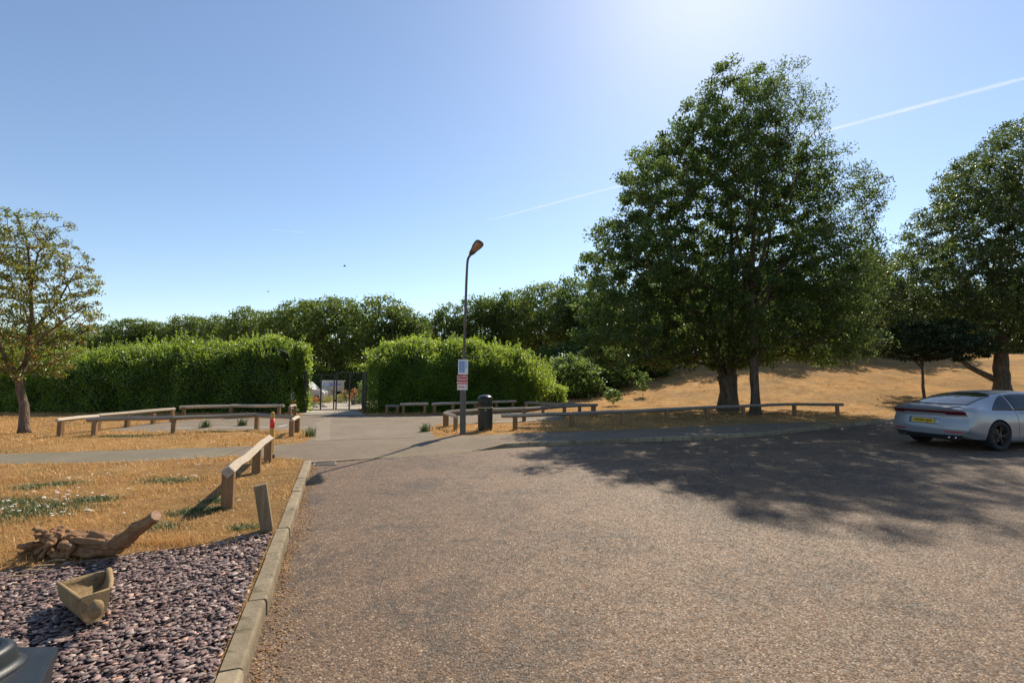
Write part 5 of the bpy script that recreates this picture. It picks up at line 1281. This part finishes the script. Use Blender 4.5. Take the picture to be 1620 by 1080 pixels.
# tail and nose caps as grids
def cap(i, x, flip):
    rows = []
    for j, t_ in enumerate(ts_):
        L_ = i*ring + j; R_ = i*ring + (ring - j if j > 0 and j < nt_ - 1 else j); row = [L_]
        if 0 < j < nt_ - 1:
            y, z = V[L_].y, V[L_].z
            for q in range(1, 12): yy = y * (1 - 2 * q / 12); row.append(len(V)); V.append(Vector((warp(x, yy, z), yy, z)))
            row.append(R_)
        else: row = [L_] * 13
        rows.append(row)
    for a, b_ in zip(rows[:-1], rows[1:]):
        for q in range(12):
            f = [a[q], a[q+1], b_[q+1], b_[q]]; f2 = []
            for v in f:
                if v not in f2: f2.append(v)
            if len(f2) > 2: F.append(tuple(f2[::-1] if flip else f2))
cap(0, 0, False); cap(len(xs_) - 1, xs_[-1], True)
bm = bmesh.new(); vs = [bm.verts.new(v) for v in V]
for f in F:
    try: bm.faces.new([vs[i] for i in f])
    except ValueError: pass
bmesh.ops.remove_doubles(bm, verts=bm.verts, dist=1e-5); bmesh.ops.recalc_face_normals(bm, faces=bm.faces)
me = bpy.data.meshes.new('body'); bm.to_mesh(me); bm.free(); me.polygons.foreach_set('use_smooth', [True] * len(me.polygons))
body = link('body', me, M['carpaint'], car)
# wheel arches cut out
bmc = bmesh.new()
for x in (XR, XR + WBASE):
    for s_ in (1, -1):
        r = bmesh.ops.create_cone(bmc, cap_ends=True, segments=40, radius1=.395, radius2=.395, depth=.5, matrix=Matrix.Translation((x, s_ * .93, RW)) @ Matrix.Rotation(math.pi / 2, 4, 'X'))
bmesh.ops.recalc_face_normals(bmc, faces=bmc.faces); mc = bpy.data.meshes.new('cut'); bmc.to_mesh(mc); bmc.free(); cut = bpy.data.objects.new('cut', mc); COL.objects.link(cut); cut.parent = car
mc.materials.append(M['shadowplastic'])
md = body.modifiers.new('arch', 'BOOLEAN'); md.operation = 'DIFFERENCE'; md.object = cut; md.solver = 'EXACT'; md.use_self = True
try: md.material_mode = 'TRANSFER'
except Exception: pass
bpy.context.view_layer.update(); dg = bpy.context.evaluated_depsgraph_get(); me2 = bpy.data.meshes.new_from_object(body.evaluated_get(dg)); body.modifiers.clear(); body.data = me2; bpy.data.objects.remove(cut)
autosmooth(body, 30)
def skin(name, xf, t0, t1, mat, sgn=1, off=.004, nx=24, ntt=8, both=False, parent=None):
    """a panel lying on the skin; xf(t)->(x0,x1)"""
    V, F = [], []
    for j in range(ntt + 1):
        t_ = t0 + (t1 - t0) * j / ntt; a, b_ = xf(t_)
        for i in range(nx + 1): V.append(surfn(a + (b_ - a) * i / nx, t_, sgn, off))
    for j in range(ntt):
        for i in range(nx): F.append((j*(nx+1)+i, j*(nx+1)+i+1, (j+1)*(nx+1)+i+1, (j+1)*(nx+1)+i))
    o = MB().add(V, F).build(name, mat, parent or car, True); md = o.modifiers.new('t', 'SOLIDIFY'); md.thickness = .003; md.offset = 0; return o
for sgn in (1, -1):
    # side glass, one arc-shaped daylight opening split into three panes
    lo_ = lambda t_: 1.02 + .62 * ((t_ - 7.15) / 2.1) ** 1.5
    hi_ = lambda t_: 3.80 - .95 * ((t_ - 7.15) / 2.1) ** 1.0
    skin('rear_quarter_window', lambda t_: (lo_(t_), max(lo_(t_) + .02, 1.72)), 7.15, 9.2, M['glassdark'], sgn)
    skin('rear_door_window', lambda t_: (1.76, 2.52), 7.15, 9.2, M['glassdark'], sgn)
    skin('front_door_window', lambda t_: (2.56, hi_(t_)), 7.15, 9.2, M['glassdark'], sgn)
    skin('window_surround', lambda t_: (1.0, 3.85), 7.02, 7.13, M['shadowplastic'], sgn, .006, 30, 1)
    # door cuts
    for xd in (1.72, 2.54, 3.60): skin('door_gap', lambda t_: (xd, xd + .006), 3.6, 7.0, M['black'], sgn, .0008, 1, 12)
    MB().box((0, 0, 0), (.19, .02, .022), None, .008).build('door_handle', M['carpaint'], car).location = surfn(1.95, 6.5, sgn, .012)
# rear window and windscreen
def across(name, xf, mat, tlo, off=.005, nx=14, ny=20, thick=.003):
    V, F = [], []
    cols = [(1, tlo + (12 - tlo) * j / (ny / 2)) for j in range(ny // 2)] + [(1, 12.0)] + [(-1, 12 - (12 - tlo) * j / (ny / 2)) for j in range(1, ny // 2 + 1)]
    for sg, t_ in cols:
        a, b_ = xf(1 - (t_ - tlo) / (12 - tlo))
        for i in range(nx + 1):
            p = surf(a + (b_ - a) * i / nx, t_, sg); V.append(p + Vector((-.25, 0, 1)).normalized() * off)
    for j in range(len(cols) - 1):
        for i in range(nx): F.append((j*(nx+1)+i, j*(nx+1)+i+1, (j+1)*(nx+1)+i+1, (j+1)*(nx+1)+i))
    o = MB().add(V, F).build(name, mat, car, True); md = o.modifiers.new('t', 'SOLIDIFY'); md.thickness = thick; md.offset = 0; return o
across('rear_window', lambda e: (.40 + .10 * e ** 2, 1.62 - .25 * e ** 2), M['glassdark'], 9.7)
across('windscreen', lambda e: (2.95 - .05 * e ** 2 + .0, 3.80 - .22 * e ** 2), M['glassdark'], 9.6)
across('spoiler', lambda e: (.03, .30), M['carpaint'], 10.0, .014, 4, 16, .012)
# things on the tail, following its curve
def tail(name, y0, y1, z0_, z1_, mat, off=.008, n=24, bend=0, thick=.01, parent=None):
    V, F = [], []; m_ = 6
    for j in range(m_ + 1):
        for i in range(n + 1):
            y = y0 + (y1 - y0) * i / n; e = abs(2 * i / n - 1); z = z0_ + (z1_ - z0_) * j / m_ + bend * e * e; V.append(Vector((warp(0, y, z) - off, y, z)))
    for j in range(m_):
        for i in range(n): F.append((j*(n+1)+i, j*(n+1)+i+1, (j+1)*(n+1)+i+1, (j+1)*(n+1)+i))
    o = MB().add(V, F).build(name, mat, parent or car, True); md = o.modifiers.new('t', 'SOLIDIFY'); md.thickness = thick; md.offset = 0; return o
tail('light_bar', -.84, .84, .885, .935, M['redlens'], .012, 40)
for s_ in (1, -1):
    tail('tail_light', s_ * .50, s_ * .86, .855, .93, M['redlens'], .017, 12)
    tail('reflector', s_ * .48, s_ * .80, .43, .455, M['reflector'], .012, 12)
    tail('exhaust_recess', s_ * .45, s_ * .78, .27, .37, M['shadowplastic'], .006, 10)
    for dy in (.0, .12): o = MB().lathe([(.045, 0), (.048, .01), (.048, .12), (.036, .12), (.034, .02)], 16).build('exhaust_pipe', M['chrome'], car, True); o.location = (warp(0, .55 + dy, .3) - .03, s_ * (.52 + dy), .30); o.rotation_euler = (0, R(90), 0)
tail('diffuser', -.74, .74, .24, .36, M['shadowplastic'], .016, 24)
tail('boot_gap', -.62, .62, .80, .803, M['black'], .002, 24, 0, .002)
tail('plate_recess', -.36, .36, .60, .75, M['carpaint'], -.0, 8)
pl = MB().box((warp(0, .1, .68) - .014, 0, .675), (.008, .52, .111), None, .003).build('number_plate', M['plate'], car)
text_part('WH04 SJW', .105, (warp(0, .1, .68) - .020, 0, .675), M['black'], pl, rot=(R(90), 0, R(-90)), sx=.86, thick=.0006)
# wheels
def wheel(x, s_):
    w = bpy.data.objects.new('wheel', None); COL.objects.link(w); w.parent = car; w.location = (x, s_ * .845, RW)
    prof = [(.24, -.12), (.31, -.135), (.345, -.12), (RW, -.09), (RW, .09), (.345, .12), (.31, .135), (.24, .12)]
    V, F = [], []; n = 48
    for r, y in prof:
        for k in range(n): a = 2*math.pi*k/n; V.append((r*math.cos(a), y, r*math.sin(a)))
    for i in range(len(prof)):
        for k in range(n): i2 = (i+1) % len(prof); F.append((i*n+k, i*n+(k+1) % n, i2*n+(k+1) % n, i2*n+k))
    MB().add(V, F).build('tyre', M['tyre'], w, True)
    m = MB(); V, F = [], []
    for r, y in ((.262, s_ * .125), (.245, s_ * .115), (.24, -s_ * .1)):
        for k in range(n): a = 2*math.pi*k/n; V.append((r*math.cos(a), y, r*math.sin(a)))
    for i in range(2):
        for k in range(n): F.append((i*n+k, i*n+(k+1) % n, (i+1)*n+(k+1) % n, (i+1)*n+k))
    m.add(V, F)
    for k in range(10):
        a = 2*math.pi*(k//2)/5 + (.16 if k % 2 else -.16); Mx = Matrix.Rotation(-a, 3, 'Y'); m.box(Mx @ Vector((.14, s_ * .10, 0)), (.22, .025, .024), Mx)
    m.box((0, s_ * .095, 0), (.12, .04, .12), None, .02)
    m.build('rim', M['rim'], w)
    m = MB(); V = [Vector((0, s_ * .02, 0))] + [Vector((.17*math.cos(2*math.pi*k/n), s_ * .02, .17*math.sin(2*math.pi*k/n))) for k in range(n)]
    m.add(V, [(0, k + 1, (k + 1) % n + 1) for k in range(n)]); m.build('brake_disc', M['steel'], w)
for x in (XR, XR + WBASE):
    for s_ in (1, -1): wheel(x, s_)
for s_ in (1, -1):
    bm = bmesh.new(); bmesh.ops.create_uvsphere(bm, u_segments=16, v_segments=10, radius=1)
    for v in bm.verts: v.co = Vector((v.co.x * .08, v.co.y * .11, v.co.z * .065))
    me = bpy.data.meshes.new('mirror'); bm.to_mesh(me); bm.free(); me.polygons.foreach_set('use_smooth', [True] * len(me.polygons)); o = link('wing_mirror', me, M['carpaint'], car); o.location = (3.35, s_ * 1.0, .98)
MB().box((2.6, 0, .18), (3.6, 1.5, .06)).build('underbody', M['black'], car)
MB().box((2.2, 0, .62), (2.6, 1.3, .35)).build('cabin_floor', M['black'], car)

# ================================================================== SKY THINGS
def contrail(name, p0, p1, r0, r1, label, dens):
    t = NT(name + '_vapour'); co = t.pos(); n_ = t.ramp(t.noise(co, .006, 5, .6), [(.3, .35), (.7, 1)])
    d = t.n('ShaderNodeBsdfDiffuse'); d.inputs[0].default_value = (.9, .9, .9, 1); tl_ = t.n('ShaderNodeBsdfTranslucent'); tl_.inputs[0].default_value = (.95, .95, .95, 1)
    a = t.n('ShaderNodeMixShader', i_0=.6); t.l(d.outputs[0], a.inputs[1]); t.l(tl_.outputs[0], a.inputs[2])
    tp = t.n('ShaderNodeBsdfTransparent'); lw = t.n('ShaderNodeLayerWeight', i_Blend=.5); f = t.math('POWER', t.math('SUBTRACT', 1, lw.outputs['Facing']), 1.5)
    mx = t.n('ShaderNodeMixShader'); t.l(t.math('MULTIPLY', t.math('MULTIPLY', f, n_), dens), mx.inputs[0]); t.l(tp.outputs[0], mx.inputs[1]); t.l(a.outputs[0], mx.inputs[2]); t.l(mx.outputs[0], t.out.inputs[0])
    N_ = 90; pts = [p0.lerp(p1, i / N_) for i in range(N_ + 1)]; rad = [(r0 + (r1 - r0) * i / N_) * (1 + .22 * mnoise.noise(Vector((i * .3, 2, 1)))) * min(1, .15 + i / 10, .15 + (N_ - i) / 6) for i in range(N_ + 1)]
    o = MB().tube(pts, rad, 16, False).build(name, t.m, None, True); return tag(o, label, 'contrail')
def skyp(px, py, dist):
    d = ray(px, py).normalized(); return Vector((0, 0, HC)) + d * dist
contrail('contrail', skyp(768, 350, 5200), skyp(1700, 103, 3600), 12, 14, 'long white vapour trail crossing the sky behind the big maple', .20)
contrail('short_contrail', skyp(424, 363, 6000), skyp(484, 368, 6000), 5, 7, 'tiny short vapour trail in the sky above the left hedge', .16)
for i, (px, py, s_) in enumerate(((545, 421, .28), (424, 461.5, .22))):
    p = W(px, py, 42); r = empty('bird', p, ('dark bird in flight above the gate, the higher of two', 'small dark bird in flight above the left hedge, the lower of two')[i], 'bird', rz=.3 + i)
    bmt = M['black']
    MB().tube([(-s_ * .5, 0, 0), (-s_ * .3, 0, 0), (0, 0, -.01), (s_ * .35, 0, .01), (s_ * .55, 0, .02)], [.005, s_ * .07, s_ * .13, s_ * .1, .01], 8).build('body', bmt, r, True)
    for sg in (1, -1):
        MB().add([(s_ * .2, sg * s_ * .1, .02), (-s_ * .15, sg * s_ * .1, .02), (-s_ * .1, sg * s_ * .6, .12 * s_ + .05), (-s_ * .25, sg * s_ * 1.1, .02), (s_ * .12, sg * s_ * .6, .14 * s_ + .05)], [(0, 1, 2, 4), (2, 3, 4)]).build('wing', bmt, r)
